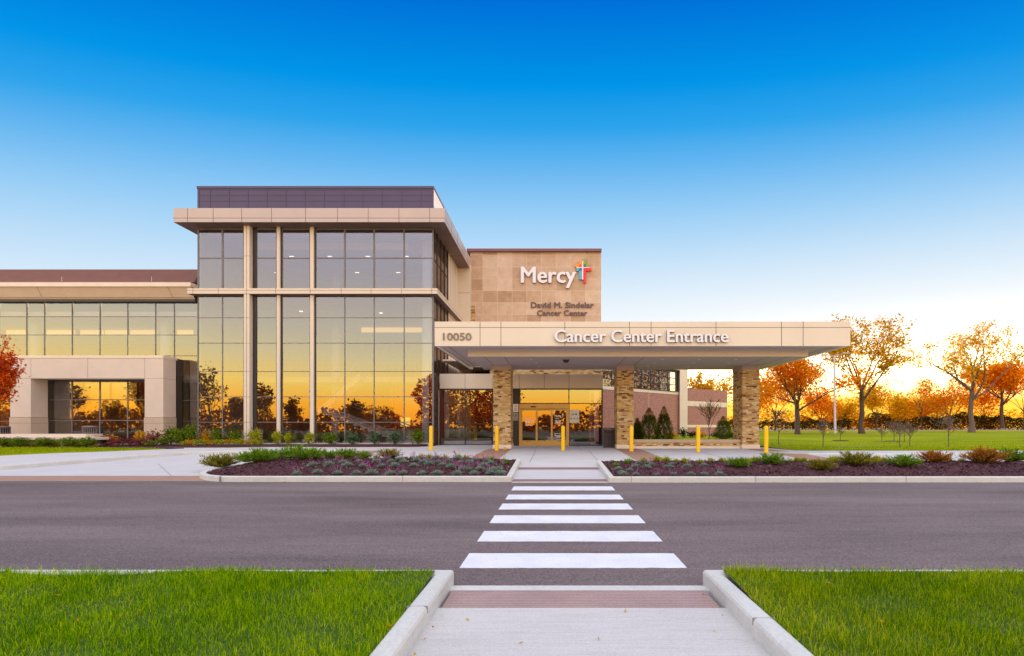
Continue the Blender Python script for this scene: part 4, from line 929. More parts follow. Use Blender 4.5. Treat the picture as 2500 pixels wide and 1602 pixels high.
mb.box(cx0+.181, cx1-.181, DF_+.181, 28.99, sz_o, sz_o+.05, 'soffit'); mb.box(cx0+.5, cx0+.53, DF_+.4, 28.9, sz_o-.004, sz_o, 'int_dark'); mb.box(cx1-.53, cx1-.5, DF_+.4, 28.9, sz_o-.004, sz_o, 'int_dark')
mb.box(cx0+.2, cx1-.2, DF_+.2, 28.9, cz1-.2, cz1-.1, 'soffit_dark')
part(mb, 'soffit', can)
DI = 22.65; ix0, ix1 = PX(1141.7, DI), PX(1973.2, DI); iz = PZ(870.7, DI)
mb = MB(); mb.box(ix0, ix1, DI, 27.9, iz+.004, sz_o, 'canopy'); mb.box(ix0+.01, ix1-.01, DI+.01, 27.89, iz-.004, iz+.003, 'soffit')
for x in (-3.35, -2.42, 3.29, 4.17, 10.0, 10.9): mb.box(x-.012, x+.012, DI+.02, 27.85, iz-.008, iz-.0035, 'seam')
part(mb, 'soffit_box', can)
for x, y in ((-1.2, 23.6), (-1.0, 24.9), (-.9, 26.3), (5.2, 23.6), (5.1, 24.9), (5.0, 26.3), (7.0, 23.6), (7.1, 24.9), (7.2, 26.3), (8.8, 23.6), (8.9, 24.9)):
    mb = MB(); mb.tube([(x, y, iz-.016), (x, y, iz-.0045)], .07, 'letter_white', 12); part(mb, 'downlight', can)
mb = MB(); xq = PX(1382, 23.7); mb.tube([(xq, 23.7, iz-.03), (xq, 23.7, iz-.0045)], .20, 'soffit', 16); mb.lathe([(.16, iz-.03), (.12, iz-.13), (.0, iz-.16)], 'can_dark', 16, xq, 23.7); part(mb, 'camera_dome', can)
for i, (x0, x1) in enumerate(((-3.35, -2.42), (3.29, 4.17), (10.0, 10.9))):
    mb = MB(); mb.box(x0, x1, 25.9, 27.3, ZF+.21, iz-.24, 'stacked')
    pil = part(mb, 'pillar', can)
    mb = MB(); mb.box(x0-.02, x1+.02, 25.88, 27.32, iz-.24, iz-.005, 'frieze'); part(mb, 'capital', pil)
    mb = MB(); mb.box(x0-.03, x1+.03, 25.87, 27.33, ZF-.05, ZF+.21, 'white_trim'); part(mb, 'base', pil)
for x in (PX(1089, 27), PX(1392, 27)):
    mb = MB(); mb.tube([(x, 27, cz1-.11), (x, 27, cz1+.75)], .02, 'pole', 6); part(mb, 'lightning_rod', can)
# ------------------------------------------------------------------ brick building behind
bb = thing('brick_building', 'pink brick building with pale bands and ribbon window behind the canopy', 'building', (12, 45, 0))
def slant(mb, xa, ya, xb, yb, z0, z1, th, mat):
    d = Vector((xb-xa, yb-ya, 0)).normalized(); nrm = Vector((-d.y, d.x, 0))*th
    mb.prism([(xa, ya), (xb, yb), (xb+nrm.x, yb+nrm.y), (xa+nrm.x, ya+nrm.y)], z0, z1, mat)
D3, D4 = 36.0, 43.5; x3, x4 = PX(1440, D3), PX(1657, D4); zt = PZ(957, D4)
mb = MB(); slant(mb, x3, D3, x4, D4, .3, zt-.26, .3, 'brick'); xm, ym = x3+(x4-x3)*.62, D3+(D4-D3)*.62; slant(mb, xm, ym-.006, xm+.02, ym+.013, .3, zt-.26, .1, 'white_trim'); part(mb, 'brick_wall', bb)
mb = MB(); slant(mb, x3, D3-.04, x4, D4-.04, zt-.26, zt, .35, 'white_trim'); part(mb, 'stone_band', bb)
zw1 = PZ(909.6, D4)
fr = MB(); gl = MB(); n = 9
for i in range(n+1):
    t = i/n; x, y = x3+(x4-.35-x3)*t, D3+(D4-.45-D3)*t; fr.box(x-.03, x+.03, y-.01, y+.09, zt, zw1, 'mullion_dark')
dd = Vector((x4-x3, D4-D3, 0)).normalized()
for k in range(4): z = zt+(zw1-zt)*k/3; slant(fr, x3, D3+.02, x4-.3, D4-.4, z-.03, z+.03, .06, 'mullion_dark')
slant(fr, x4-.36, D4-.46, x4, D4-.0, zt, zw1, .1, 'mullion_dark')
for i in range(n):
    for k in range(3):
        t0, t1 = i/n, (i+1)/n; e = wr.normal(0, .02)
        p = lambda t, z, o: (x3+(x4-.35-x3)*t, D3+(D4-.45-D3)*t+.05+o, z)
        gl.face([p(t0, zt+(zw1-zt)*k/3, e), p(t1, zt+(zw1-zt)*k/3, -e), p(t1, zt+(zw1-zt)*(k+1)/3, -e), p(t0, zt+(zw1-zt)*(k+1)/3, e)], 'glass')
f = part(fr, 'window', bb); part(gl, 'glass', f)
mb = MB(); slant(mb, x3-1, D3-.5, x4+.4, D4-.1, zw1+.15, zw1+.9, .6, 'white_trim'); slant(mb, x3-1, D3-.2, x4+.2, D4-.05, zw1, zw1+.148, .4, 'mullion_dark'); part(mb, 'eave', bb)
mb = MB(); mb.box(x4+.02, PX(1676, D4), D4-.35, D4+.4, .3, zw1+.9, 'white_trim'); part(mb, 'column', bb)
D5, D6 = 46.0, 50.0; x5, x6 = PX(1670, D5), PX(1775.3, D6); zb_ = PZ(954.7, D6)
mb = MB()
zlo, zhi = PZ(995, D6), PZ(983.5, D6)
slant(mb, x5, D5, x6, D6, .3, zlo-.001, .3, 'brick'); slant(mb, x5, D5, x6, D6, zhi+.001, zb_, .3, 'brick'); part(mb, 'brick_wall', bb)
mb = MB(); slant(mb, x5, D5-.04, x6+.03, D6-.03, zlo, zhi, .4, 'white_trim'); slant(mb, x5, D5-.04, x6+.03, D6-.03, 1.35, 1.6, .1, 'white_trim'); part(mb, 'stone_band', bb)
mb = MB(); mb.prism([(x3+.2, D3+.6), (x4, D4+.3), (x5, D5+.3), (x6, D6+.3), (x6, D6+4), (x3, D6+4)], 3.2, 3.3, 'int_ceiling'); mb.box(x3+.1, x6, D6+4, D6+4.2, .3, 4.6, 'int_dark'); slant(mb, x3-3, D3+1.5, x4-.25, D4+2.2, .3, zw1+.5, .2, 'int_dark'); part(mb, 'interior_wall', bb)
# ------------------------------------------------------------------ low stone walls
sw = thing('low_stone_wall', 'low stacked stone seat wall with tan cap between two pillars', 'wall', (7, 26.2, ZF))
yw = 26.1; mb = MB(); mb.box(4.20, 9.97, yw, yw+.45, ZF-.2, .60, 'stacked'); part(mb, 'stone_face', sw)
mb = MB(); mb.box(4.20, 9.97, yw-.05, yw+.5, .602, .765, 'frieze'); part(mb, 'cap', sw)
mb = MB(); mb.box(4.21, 9.96, yw-.03, yw-.002, ZF-.2, ZF+.13, 'white_trim'); part(mb, 'base', sw)
sw = thing('low_stone_wall', 'low stone garden wall with pale stepped cap behind boxwoods at left', 'wall', (-30, 25.5, .3))
mb = MB(); mb.box(-36, -24.9, 25.6, 26.3, .2, .76, 'stacked'); part(mb, 'stone_face', sw)
mb = MB(); mb.box(-36, -24.4, 25.52, 26.4, .762, .90, 'limestone'); mb.box(-36, -25.2, 25.9, 26.9, .902, 1.06, 'limestone'); part(mb, 'cap', sw)
# ------------------------------------------------------------------ bollards
LBL = ['yellow bollard standing before the corner of the glass tower', 'yellow bollard in front of the left stone pillar', 'yellow bollard in front of the sliding doors',
       'yellow bollard before the stone pillar beside the trash can', 'yellow bollard in front of the low stone seat wall', 'yellow bollard right of the rightmost stone pillar, beside the lawn']
proto = None
for (px, py), lb in zip(((1052.5, 1099.5), (1213, 1100.5), (1374.5, 1100.5), (1541.5, 1102), (1704.5, 1103.5), (1870.5, 1105.5)), LBL):
    D = (CZ-ZF)*F/(py-HY)
    if proto is None:
        mb = MB(); r_ = .094; mb.lathe([(r_, -.02), (r_, 1.13), (r_*.97, 1.165), (r_*.8, 1.20), (r_*.5, 1.222), (0, 1.23)], 'yellow', 24)
        me = mb.build('bollard'); proto = me
        rg = MB(); rg.lathe([(r_+.02, 0), (r_+.02, .004), (0, .004)], 'joint', 20); rp = rg.build('base_collar', proto, (0, 0, 0))
        o = proto
    else:
        o = proto.copy(); C.objects.link(o); c = rp.copy(); c.parent = o; C.objects.link(c)
    o.location = (PX(px, D), D, ZF+.003); tag(o, lb, 'bollard', 'yellow bollards along the entrance')
# ------------------------------------------------------------------ trash cans
def trash(loc, r_, h, mat, label, group='trash cans by the building'):
    t = thing('trash_can', label, 'trash can', loc, group)
    mb = MB(); mb.lathe([(r_*.86, .05), (r_*.86, h*.9)], 'can_dark', 24); mb.build('liner', t, (0, 0, 0))
    mb = MB(); n = 24
    for i in range(n):
        a = 2*math.pi*i/n; c, s = math.cos(a), math.sin(a)
        mb.tube([(r_*c, r_*s, .04), (r_*c, r_*s, h*.97)], r_*.062, mat, 4)
    mb.build('slats', t, (0, 0, 0))
    mb = MB()
    for z, q in ((0, .05), (h*.30, .03), (h*.66, .03), (h*.93, .07)): mb.lathe([(r_*.93, z), (r_*1.02, z), (r_*1.02, z+q), (r_*.93, z+q)], mat, 28)
    mb.build('bands', t, (0, 0, 0))
    mb = MB(); mb.lathe([(r_*1.08, h*.97), (r_*1.08, h*.99), (r_*.9, h*1.02), (r_*.0, h*1.03)], mat, 28); mb.build('lid', t, (0, 0, 0)); return t
trash((PX(1486, 26.9), 26.9, ZF), .30, 1.10, 'can', 'dark slatted metal trash can between glass sidelight and middle stone pillar')
trash((PX(219, 27.6), 27.6, .40), .31, 1.08, 'can_light', 'taupe slatted trash can with side opening in front of the portal window')
trash((PX(3, 28.2), 28.2, .40), .36, 1.05, 'can', 'dark slatted trash can half cut off by the left edge below red maple')
# ------------------------------------------------------------------ trees
def limbs(r, H, r0, fork, nl, spread, up=.55, levels=3, sub=3, wob=.10, split=None, rise=.9, lean=0.0):
    """returns (list of (points, radii)), list of twig points where leaves sit"""
    br = []; tips = []
    def grow(p, d, ln, rad, lev):
        n = 6; pts = [p.copy()]; rr = [rad]; q = p.copy(); dd = d.copy()
        for i in range(n):
            dd = (dd+Vector((r.normal(0, wob), r.normal(0, wob), r.normal(0, wob*.6)+.05*up))).normalized()
            q = q+dd*(ln/n); pts.append(q.copy()); rr.append(rad*(1-.72*(i+1)/n))
            if lev >= levels-1 and i >= 1: tips.append(q.copy())
        br.append((pts, rr))
        if lev >= levels: return
        for k in range(sub):
            i = min(n, 2+int(r.uniform(0, n-1))); a = r.uniform(0, 6.283); t = r.uniform(.45, .95)
            ax = Vector((math.cos(a), math.sin(a), r.uniform(-.15, .55)))
            nd_ = (dd*math.cos(t)+ax*math.sin(t)).normalized()
            grow(pts[i], nd_, ln*r.uniform(.48, .68), rr[i]*.62, lev+1)
        grow(pts[-1], dd, ln*.5, rr[-1], lev+1)
    trunk = [Vector((0, 0, -.3))]; tr = [r0*1.5]
    for i, t in enumerate((.05, .2, .45, .75, 1)):
        trunk.append(Vector((lean*t*fork+r.normal(0, .012)*fork, r.normal(0, .012)*fork, fork*t))); tr.append(r0*(1.18 if i == 0 else 1-.22*t))
    br.append((trunk, tr)); top = trunk[-1]
    for k in range(nl):
        a = 6.283*k/nl+r.uniform(-.35, .35); t = spread*(r.uniform(.35, 1.15) if nl > 2 else 1)
        if k == 0: t *= .25
        d_ = Vector((math.cos(a)*math.sin(t), math.sin(a)*math.sin(t), math.cos(t)))
        st = top if k < max(3, nl-2) else trunk[-2]
        grow(st, d_, (H-fork)*rise*r.uniform(.46, .62), r0*.52*r.uniform(.75, 1.05), 1)
    return br, tips
def leafpts(r, tips, n, sig, lo=None):
    t = np.array([tuple(p) for p in tips]); w_ = r.gamma(.7, 1, len(t)); w_ /= w_.sum()
    c = t[r.choice(len(t), n, p=w_)]+r.normal(0, sig, (n, 3))*np.array([1, 1, .8])
    if lo is not None: c = c[c[:, 2] > lo]
    return c
def tree(name, label, loc, H, r0, fork, nl, spread, nleaf, lsize, sig, leaf, bark='bark', seed=1, levels=3, sub=3, cat='tree', group=None, lo=None, squash=1.0, **kw):
    r = np.random.default_rng(seed); br, tips = limbs(r, H, r0, fork, nl, spread, levels=levels, sub=sub, **kw)
    mz = max(p.z for p in tips); k = H/mz
    t = thing(name, label, cat, loc, group)
    sc_ = lambda p: Vector((p.x*k*squash, p.y*k*squash, p.z*k if p.z > 0 else p.z))
    mb = MB()
    for pts, rr in br: mb.tube([sc_(p) for p in pts], [max(.008, q) for q in rr], bark, 6, False)
    mb.build('trunk', t, (0, 0, 0))
    if nleaf:
        P = leafpts(r, [sc_(p) for p in tips], nleaf, sig, lo); A, B = rand_axes(r, len(P), lsize)
        link('crown', quads('crown', P, A, B, leaf), t, (0, 0, 0))
    return t
def at(px, py, D): return (PX(px, D), D, PZ(py, D))
G_ = 'autumn trees beyond the lawn'
tree('oak_tree', 'tallest olive-gold tree with fan of upright limbs, just right of the canopy end', at(2104, 1057, 60), 14.6, .30, 5.0, 7, .62, 5600, .155, .40, 'lf_olive', 'bark', 21, 3, 3, group=G_, rise=1.0)
tree('oak_tree', 'broad sparse tree with wide low forking limbs, before the dark hedge at right', at(2372, 1052, 66), 15.6, .32, 4.8, 8, 1.05, 3700, .15, .36, 'lf_gold', 'bark_grey', 33, 3, 3, group=G_)
tree('maple_tree', 'dense bright orange maple right of the rightmost stone pillar', at(1947, 1058, 58), 10.2, .27, 3.0, 8, 1.0, 7200, .15, .50, 'lf_orange', 'bark', 5, 3, 4, group=G_, squash=1.3)
tree('round_tree', 'rounded golden tree partly cut off by the right edge', at(2447, 1040, 88), 11.5, .30, 4.0, 7, .95, 8500, .22, .6, 'lf_orange', 'bark', 8, 3, 3, group=G_)
BG = [(2005, 1052, 82, 7.2, 'lf_orange', .9, 'small dense orange tree between the maple and the tall olive tree'),
      (2140, 1050, 84, 8.8, 'lf_gold', .9, 'golden tree just right behind the tall olive tree trunk'),
      (2195, 1048, 90, 6.6, 'lf_gold', 1.0, 'low yellow tree between the two big lawn trees'),
      (2250, 1048, 92, 10.2, 'lf_gold', .6, 'thin sparse yellow tree left of the broad forking tree'),
      (2318, 1050, 86, 11.0, 'lf_orange', .9, 'orange tree behind left limbs of the broad forking tree'),
      (2404, 1048, 96, 9.0, 'lf_orange', .9, 'orange tree between broad forking tree and golden right edge tree'),
      (1893, 1052, 80, 10.5, 'lf_orange', .9, 'dark orange tree close to the right stone pillar'),
      (1838, 1055, 74, 9.0, 'lf_orange', .9, 'orange tree seen between brick wall and right stone pillar'),
      (2500, 1046, 92, 12.5, 'lf_gold', .8, 'golden tree standing at the very right edge'),
      (2070, 1048, 98, 5.6, 'lf_gold', 1.0, 'low golden tree between lamp post and tall olive tree trunk'),
      (2228, 1046, 100, 5.8, 'lf_orange', 1.0, 'low orange tree behind the thin sparse yellow tree'),
      (2285, 1046, 100, 6.6, 'lf_gold', 1.0, 'low golden tree left of orange tree behind the forking tree')]
for i, (px, py, D, H, lf, sp, lb) in enumerate(BG):
    sparse = px == 2250
    tree('small_tree', lb, at(px, py, D), H, .15, H*.22, 6, sp, 900 if sparse else 2700, .18, .45 if sparse else .62, lf, 'bark', 40+i, 3, 3, group=G_)
for i, (px, D, H) in enumerate(((1702, 62, 7.6), (1722, 66, 7.2), (1745, 64, 6.9))):
    tree('small_tree', ['golden treetop left above the far brick wall', 'golden treetop in the middle above the far brick wall', 'golden treetop right above the far brick wall'][i], (PX(px, D), D, .7), H, .12, 2.4, 5, .55, 1300, .17, .32, 'lf_gold', 'bark', 70+i, 3, 3, group=G_)
# bare young trees on the lawn
SAP = [(1901, 1087.8, 30, 2.3, 420, 'lf_burgundy', 'reddish bare young tree nearest the right stone pillar'),
       (2009.6, 1091.9, 29, 1.75, 30, 'lf_amber', 'bare spreading young tree by the swale left of centre lawn'),
       (2052, 1064.6, 45, 1.5, 20, 'lf_amber', 'thin young tree in a mulch ring by the pale lamp post'),
       (2152.8, 1066, 45, 1.5, 15, 'lf_amber', 'thin young tree in a mulch ring right of the tall olive tree'),
       (2182.8, 1071.5, 40, 1.5, 15, 'lf_amber', 'thin bare young tree, left rear one of the lawn cluster'),
       (2196.4, 1092, 29, 1.75, 40, 'lf_burgundy', 'bare young tree, front left one of the lawn cluster'),
       (2208.2, 1074, 38, 1.55, 15, 'lf_amber', 'thin bare young tree, rear right one of the lawn cluster'),
       (2221, 1087.5, 31, 1.7, 40, 'lf_burgundy', 'bare young tree, front right one of the lawn cluster'),
       (2316, 1093, 28.5, 2.05, 40, 'lf_amber', 'tall thin bare young tree left of the broad forking tree')]
for i, (px, py, D, H, nl, lf, lb) in enumerate(SAP):
    x = PX(px, D); tree('young_tree', lb, (x, D, tz(x, D)-.02), H, .028, H*.40, 7, .85, nl, .03, .08, lf, 'bark_grey', 90+i, 3, 3, group='young trees on the lawn', squash=1.15)
    if i in (2, 3, 4):
        mb = MB(); mb.lathe([(.75, .0), (.6, .07), (0, .09)], 'mulch', 18); tag(mb.build('mulch_ring', None, (x, D, tz(x, D)+.02)), ['mulch ring round the thin tree by the lamp post', 'mulch ring right of the tall olive tree', 'mulch ring at the lawn cluster'][i-2], 'mulch ring', 'mulch rings on the lawn')
D = 34.0; x = PX(1731, D); tree('young_tree', 'bare branching young tree with few tan leaves before the far brick wall', (x, D, tz(x, D)), 3.0, .035, .95, 8, .62, 260, .03, .10, 'lf_amber', 'bark', 120, 3, 4, squash=.95)
# red maple at the left edge
tree('red_maple', 'red and orange maple cut off by the left edge before the portal', (PX(-8, 26.4), 26.4, .36), 6.2, .06, 1.5, 8, .42, 4600, .075, .16, 'lf_red', 'bark', 131, 3, 4, lo=1.75, squash=.46)
# conifers behind the seat wall
def conifer(name, label, loc, H, rad, n, seed, group=None):
    r = np.random.default_rng(seed); t = thing(name, label, 'conifer', loc, group)
    mb = MB(); mb.tube([(0, 0, -.1), (0, 0, H*.97)], [.06, .01], 'bark', 6); mb.build('trunk', t, (0, 0, 0))
    def lay(nn, z0, z1, nm, mat, ws):
        u = r.uniform(z0, z1, nn); prof = np.clip(np.sin(np.clip((u+.06)/.45, 0, 1)*1.57)*(1-u)**.72, .02, 1)*rad*1.35
        a = r.uniform(0, 6.283, nn); cl = 1+.22*np.sin(a*5+u*17)+.12*np.sin(a*11-u*31); q = prof*r.uniform(.35, 1.0, nn)**.45*cl
        P = np.stack([np.cos(a)*q, np.sin(a)*q, u*H+.02], 1); dv = np.stack([np.cos(a)*.55, np.sin(a)*.55, np.full(nn, .85)], 1)+r.normal(0, .25, (nn, 3)); dv /= np.linalg.norm(dv, axis=1)[:, None]
        link(nm, blades(nm, P, dv, r.uniform(.07, .16, nn), r.uniform(.006, .014, nn)*ws, r.uniform(0, .15, nn), mat, r), t, (0, 0, 0))
    lay(n, 0, .80, 'crown', 'lf_conifer', 1.0); lay(int(n*.22), .58, 1.0, 'leader', 'lf_contip', .8)
    return t
for i, (px, D, H, rad, lb) in enumerate(((1556, 28.6, 1.55, .34, 'smallest dark conifer close behind the middle stone pillar'), (1585, 28.2, 2.15, .62, 'broad conifer with bronze tip, middle of the row behind seat wall'),
                                         (1621, 28.4, 2.25, .50, 'conifer with tallest bronze tip, right one behind the seat wall'), (1766, 37, 1.75, .62, 'bushy olive conifer beside the far brick wall'))):
    x = PX(px, D); conifer('conifer', lb, (x, D, tz(x, D)-.05), H, rad, 5000, 200+i, 'conifers by the brick building')
# hedges
def hedge(label, pts, h, dep, n, seed, leaf='lf_hedge', ls=.14):
    r = np.random.default_rng(seed); (x0, y0), (x1, y1) = pts; t = r.uniform(0, 1, n)
    hh = h*(1+.13*np.sin(t*31+seed)+.10*np.sin(t*67)+.06*np.sin(t*151)); z = hh*r.uniform(0, 1, n)**.6; dd = dep*np.sqrt(np.clip(1-(z/hh)**3, 0.05, 1))*r.uniform(-1, 1, n)
    P = np.stack([x0+(x1-x0)*t, y0+(y1-y0)*t+dd, np.array(.6+z)], 1); A, B = rand_axes(r, n, ls); o = link('hedge', quads('hedge', P, A, B, leaf)); return tag(o, label, 'hedge')
hedge('long dark green hedge along the back of the right lawn', ((62, 96), (150, 96)), 2.9, 1.6, 26000, 1)
hedge('low reddish brown hedge between the two big lawn trees', ((50, 99), (92, 99)), 2.6, 1.5, 12000, 2, 'lf_back')
hedge('low dark hedge below the orange maple', ((24, 94), (58, 95)), 1.9, 1.4, 9000, 3)
r = np.random.default_rng(77); n = 15000; x = r.uniform(20, 240, n); hh = 5.0+1.0*np.sin(x*.11)+.8*np.sin(x*.31+1)+.5*np.sin(x*.9); z = hh*r.uniform(0, 1, n)
P = np.stack([x, 150+r.normal(0, 4, n), .6+z], 1); A, B = rand_axes(r, n, .40); tag(link('treeline', quads('treeline', P, A, B, 'lf_gold')), 'far golden wood along the horizon behind the lawn', 'treeline', None, 'stuff')
# lamp post, thin pole, far sign
t = thing('street_lamp', 'pale slender lamp post with double arm left of the tall olive tree', 'street lamp', at(2039, 1058, 54))
mb = MB(); mb.tube([(0, 0, 0), (-.12, 0, 8.7)], [.14, .085], 'pole', 10); mb.build('post', t, (0, 0, 0))
mb = MB(); mb.tube([(-.12, 0, 8.6), (1.0, 0, 8.95)], .05, 'pole', 6); mb.tube([(-.12, 0, 8.0), (.7, 0, 8.75)], .03, 'pole', 6); mb.tube([(-.12, 0, 8.6), (-1.0, 0, 8.75)], .05, 'pole', 6); mb.build('arm', t, (0, 0, 0))
for s_, z in ((1.2, 8.97), (-1.2, 8.77)): mb = MB(); mb.box(s_-.35, s_+.35, -.14, .14, z-.07, z+.05, 'pole'); mb.build('lamp_head', t, (0, 0, 0))
mb = MB(); mb.tube([(0, 0, 0), (0, 0, 4.3)], .05, 'pole_dark', 8); mb.lathe([(.10, 0), (.10, .12), (.05, .16)], 'pole_dark', 10); tag(mb.build('pole', None, at(1941, 1059, 55)), 'thin dark pole beside the orange maple trunk', 'pole')
t = thing('fire_hydrant', 'small yellow hydrant on the lawn behind the bare spreading tree', 'hydrant', at(2018, 1056, 52)); 
mb = MB(); mb.lathe([(.17, 0), (.17, .06), (.11, .08), (.11, .55), (.14, .57), (.14, .62), (.10, .72), (0, .78)], 'yellow', 14); mb.tube([(-.2, 0, .42), (.2, 0, .42)], .06, 'yellow', 8); mb.build('body', t, (0, 0, 0)); 
# ------------------------------------------------------------------ wood and trees behind the camera, mirrored in the glass
r = np.random.default_rng(55); PP = []; 
def blob(x, y, z, sx_, sz_, n):
    q = r.normal(0, 1, (n, 3)); q /= np.linalg.norm(q, axis=1)[:, None]; q *= r.uniform(.2, 1, (n, 1))**.4; cl = 1+.25*np.sin(q[:, :1]*7)+.2*np.sin(q[:, 2:]*9)
    PP.append(np.stack([x+q[:, 0]*sx_*cl[:, 0], y+q[:, 1]*sx_, z+q[:, 2]*sz_], 1))
x = r.uniform(-170, 90, 12000); hh = 3.9+1.3*np.sin(x*.21)+1.0*np.sin(x*.47+2)+.8*np.sin(x*1.3); FAR = np.stack([x, -62+r.normal(0, 2.5, 12000), hh*r.uniform(0, 1, 12000)**.7], 1)
for x, h, wd in ((-130, 7, 6), (-96, 6, 6), (-70, 5.5, 5), (-42, 6, 6), (-16, 8.5, 6), (12, 9, 5), (34, 8, 5)): blob(x, -55, h*.5, wd*.9, h*.5, 1700)
for x, h, wd in ((-25, 11.5, 3.6), (-18.5, 12.5, 4.2), (-11.5, 12, 4.0)): blob(x, -40, h*.55, wd, h*.46, 3000)
RED = np.concatenate(PP[-3:]); PP = PP[:-3]
for x, y, h in ((52, 38, 17), (60, 42, 19), (64, 34, 16), (76, 48, 20)): blob(x, y, h*.58, 4.6, h*.42, 2600)
back = MB()
for i, (x, y, h, wd) in enumerate(((-48, -8, 10.6, .75), (-50.5, -9, 7.2, .9), (-44, -8, 5.6, 1.0), (-40.5, -8, 7.4, .8), (-36.5, -8, 5.4, 1.0), (-72, -10, 8.0, .8), (-66, -10, 5.4, 1.0), (-61, -10, 8.2, .8), (-82, -12, 7.0, 1), (-30, -14, 5.0, 1))):
    rr_ = np.random.default_rng(600+i); br, tips = limbs(rr_, h, .10, h*.22, 7, .55*wd, levels=3, sub=3); k = h/max(p.z for p in tips)
    for pts, ra in br: back.tube([(x+p.x*k*.6, y+p.y*k*.6, max(0, p.z*k)) for p in pts], [max(.01, q) for q in ra], 'bark', 5, False)
    q = leafpts(rr_, [Vector((p.x*k*.6, p.y*k*.6, p.z*k)) for p in tips], 700, .22); PP.append(q*1+np.array([x, y, 0]))
PP = np.concatenate(PP); A, B = rand_axes(r, len(PP), .20)
o = tag(link('treeline', quads('treeline', PP, A, B, 'lf_back')), 'wood across the road mirrored as dark red silhouettes in the glass', 'treeline', None, 'stuff')
b_ = back.build('trunks', o, (0, 0, 0)); b_['kind'] = 'stuff'
A, B = rand_axes(r, len(RED), .28); link('red_wood', quads('red_wood', RED, A, B, 'lf_red'), o, (0, 0, 0))['kind'] = 'stuff'
A, B = rand_axes(r, len(FAR), .55); link('low_wood', quads('low_wood', FAR, A, B, 'lf_back'), o, (0, 0, 0))['kind'] = 'stuff'
# ------------------------------------------------------------------ junipers
def juniper_mesh(seed, leaf, nst=105, per=18):
    r = np.random.default_rng(seed); B0, DV, LN, WD = [], [], [], []; st = MB()
    for _ in range(nst):
        a = r.uniform(0, 6.283); t = r.uniform(.25, 1.30); l = r.uniform(.38, .62)*(1 if t > .6 else .85)
        d_ = np.array([math.cos(a)*math.sin(t), math.sin(a)*math.sin(t), math.cos(t)*.95+.12]); d_ /= np.linalg.norm(d_)
        st.tube([(0, 0, 0), tuple(d_*l*.9)], [.009, .003], 'plant_stem', 4, False)
        for s in r.uniform(.25, 1.0, per):
            p = d_*l*s+r.normal(0, .012, 3); e = d_*.8+np.array([0, 0, .28])+r.normal(0, .42, 3); e /= np.linalg.norm(e)
            B0.append(p); DV.append(e); LN.append(r.uniform(.08, .17)); WD.append(r.uniform(.006, .012))
    return blades('foliage', np.array(B0), np.array(DV), np.array(LN), np.array(WD), r.uniform(0, .1, len(B0)), leaf, r), st
JP = {}
def juniper(px, py, wpx, kind, label, k, lift=.22):
    x, y, z = gpt(px, py, lift); s_ = wpx*y/F/.86
    if (kind, k % 2) not in JP:
        me, st = juniper_mesh(300+len(JP), 'jun_'+kind); o = thing('juniper', label, 'shrub', (0, 0, 0)); link('foliage', me, o, (0, 0, 0)); st.build('stems', o, (0, 0, 0)); JP[(kind, k % 2)] = o
    else:
        src = JP[(kind, k % 2)]; o = src.copy(); C.objects.link(o)
        for c in src.children: q = c.copy(); q.parent = o; C.objects.link(q)
    o.location = (x, y, (HL if x < 0 else HR)(x, y)-.02); o.scale = (s_, s_, s_*(.70+.12*((k*37) % 5)/5)); o.rotation_euler = (0, 0, k*1.7); tag(o, label, 'shrub', 'junipers in the mulch beds')
JL = [(538, 1134, 82, 'olive', 'yellowish olive juniper at left end of the left bed'), (606, 1121, 62, 'green', 'green juniper, rear one next to the olive left end juniper'), (634, 1136, 80, 'green', 'large green juniper in front at left part of the left bed'),
      (676, 1122, 60, 'green', 'green juniper filling the row third from left at back'), (722, 1118, 84, 'green', 'rear wide green juniper in middle of left bed row'), (756, 1130, 72, 'green', 'front green juniper in middle of left bed'), (800, 1122, 56, 'green', 'green juniper at right end of the joined row'),
      (846, 1126, 56, 'green', 'green juniper standing apart right of the joined row'), (884, 1124, 52, 'green', 'green juniper next to the orange tinged one'), (951, 1126, 54, 'olive', 'orange tinged juniper at right end of left bed junipers'),
      (1803, 1143, 62, 'green', 'leftmost green juniper in the right bed'), (1886, 1137, 66, 'green', 'second green juniper in the right bed near last bollard'), (2004, 1146, 62, 'olive', 'brownish low juniper in front of right bed'),
      (2088, 1140, 82, 'olive', 'wide bronze juniper in the right bed'), (2208, 1142, 70, 'green', 'low green juniper between bronze and rust junipers'), (2279, 1133, 74, 'orange', 'upright rust orange juniper in the right bed'),
      (2403, 1134, 90, 'orange', 'widest rust orange juniper near the right edge'), (2470, 1128, 72, 'green', 'green juniper touching the widest rust one at right edge')]
for k, a in enumerate(JL): juniper(*a, k)
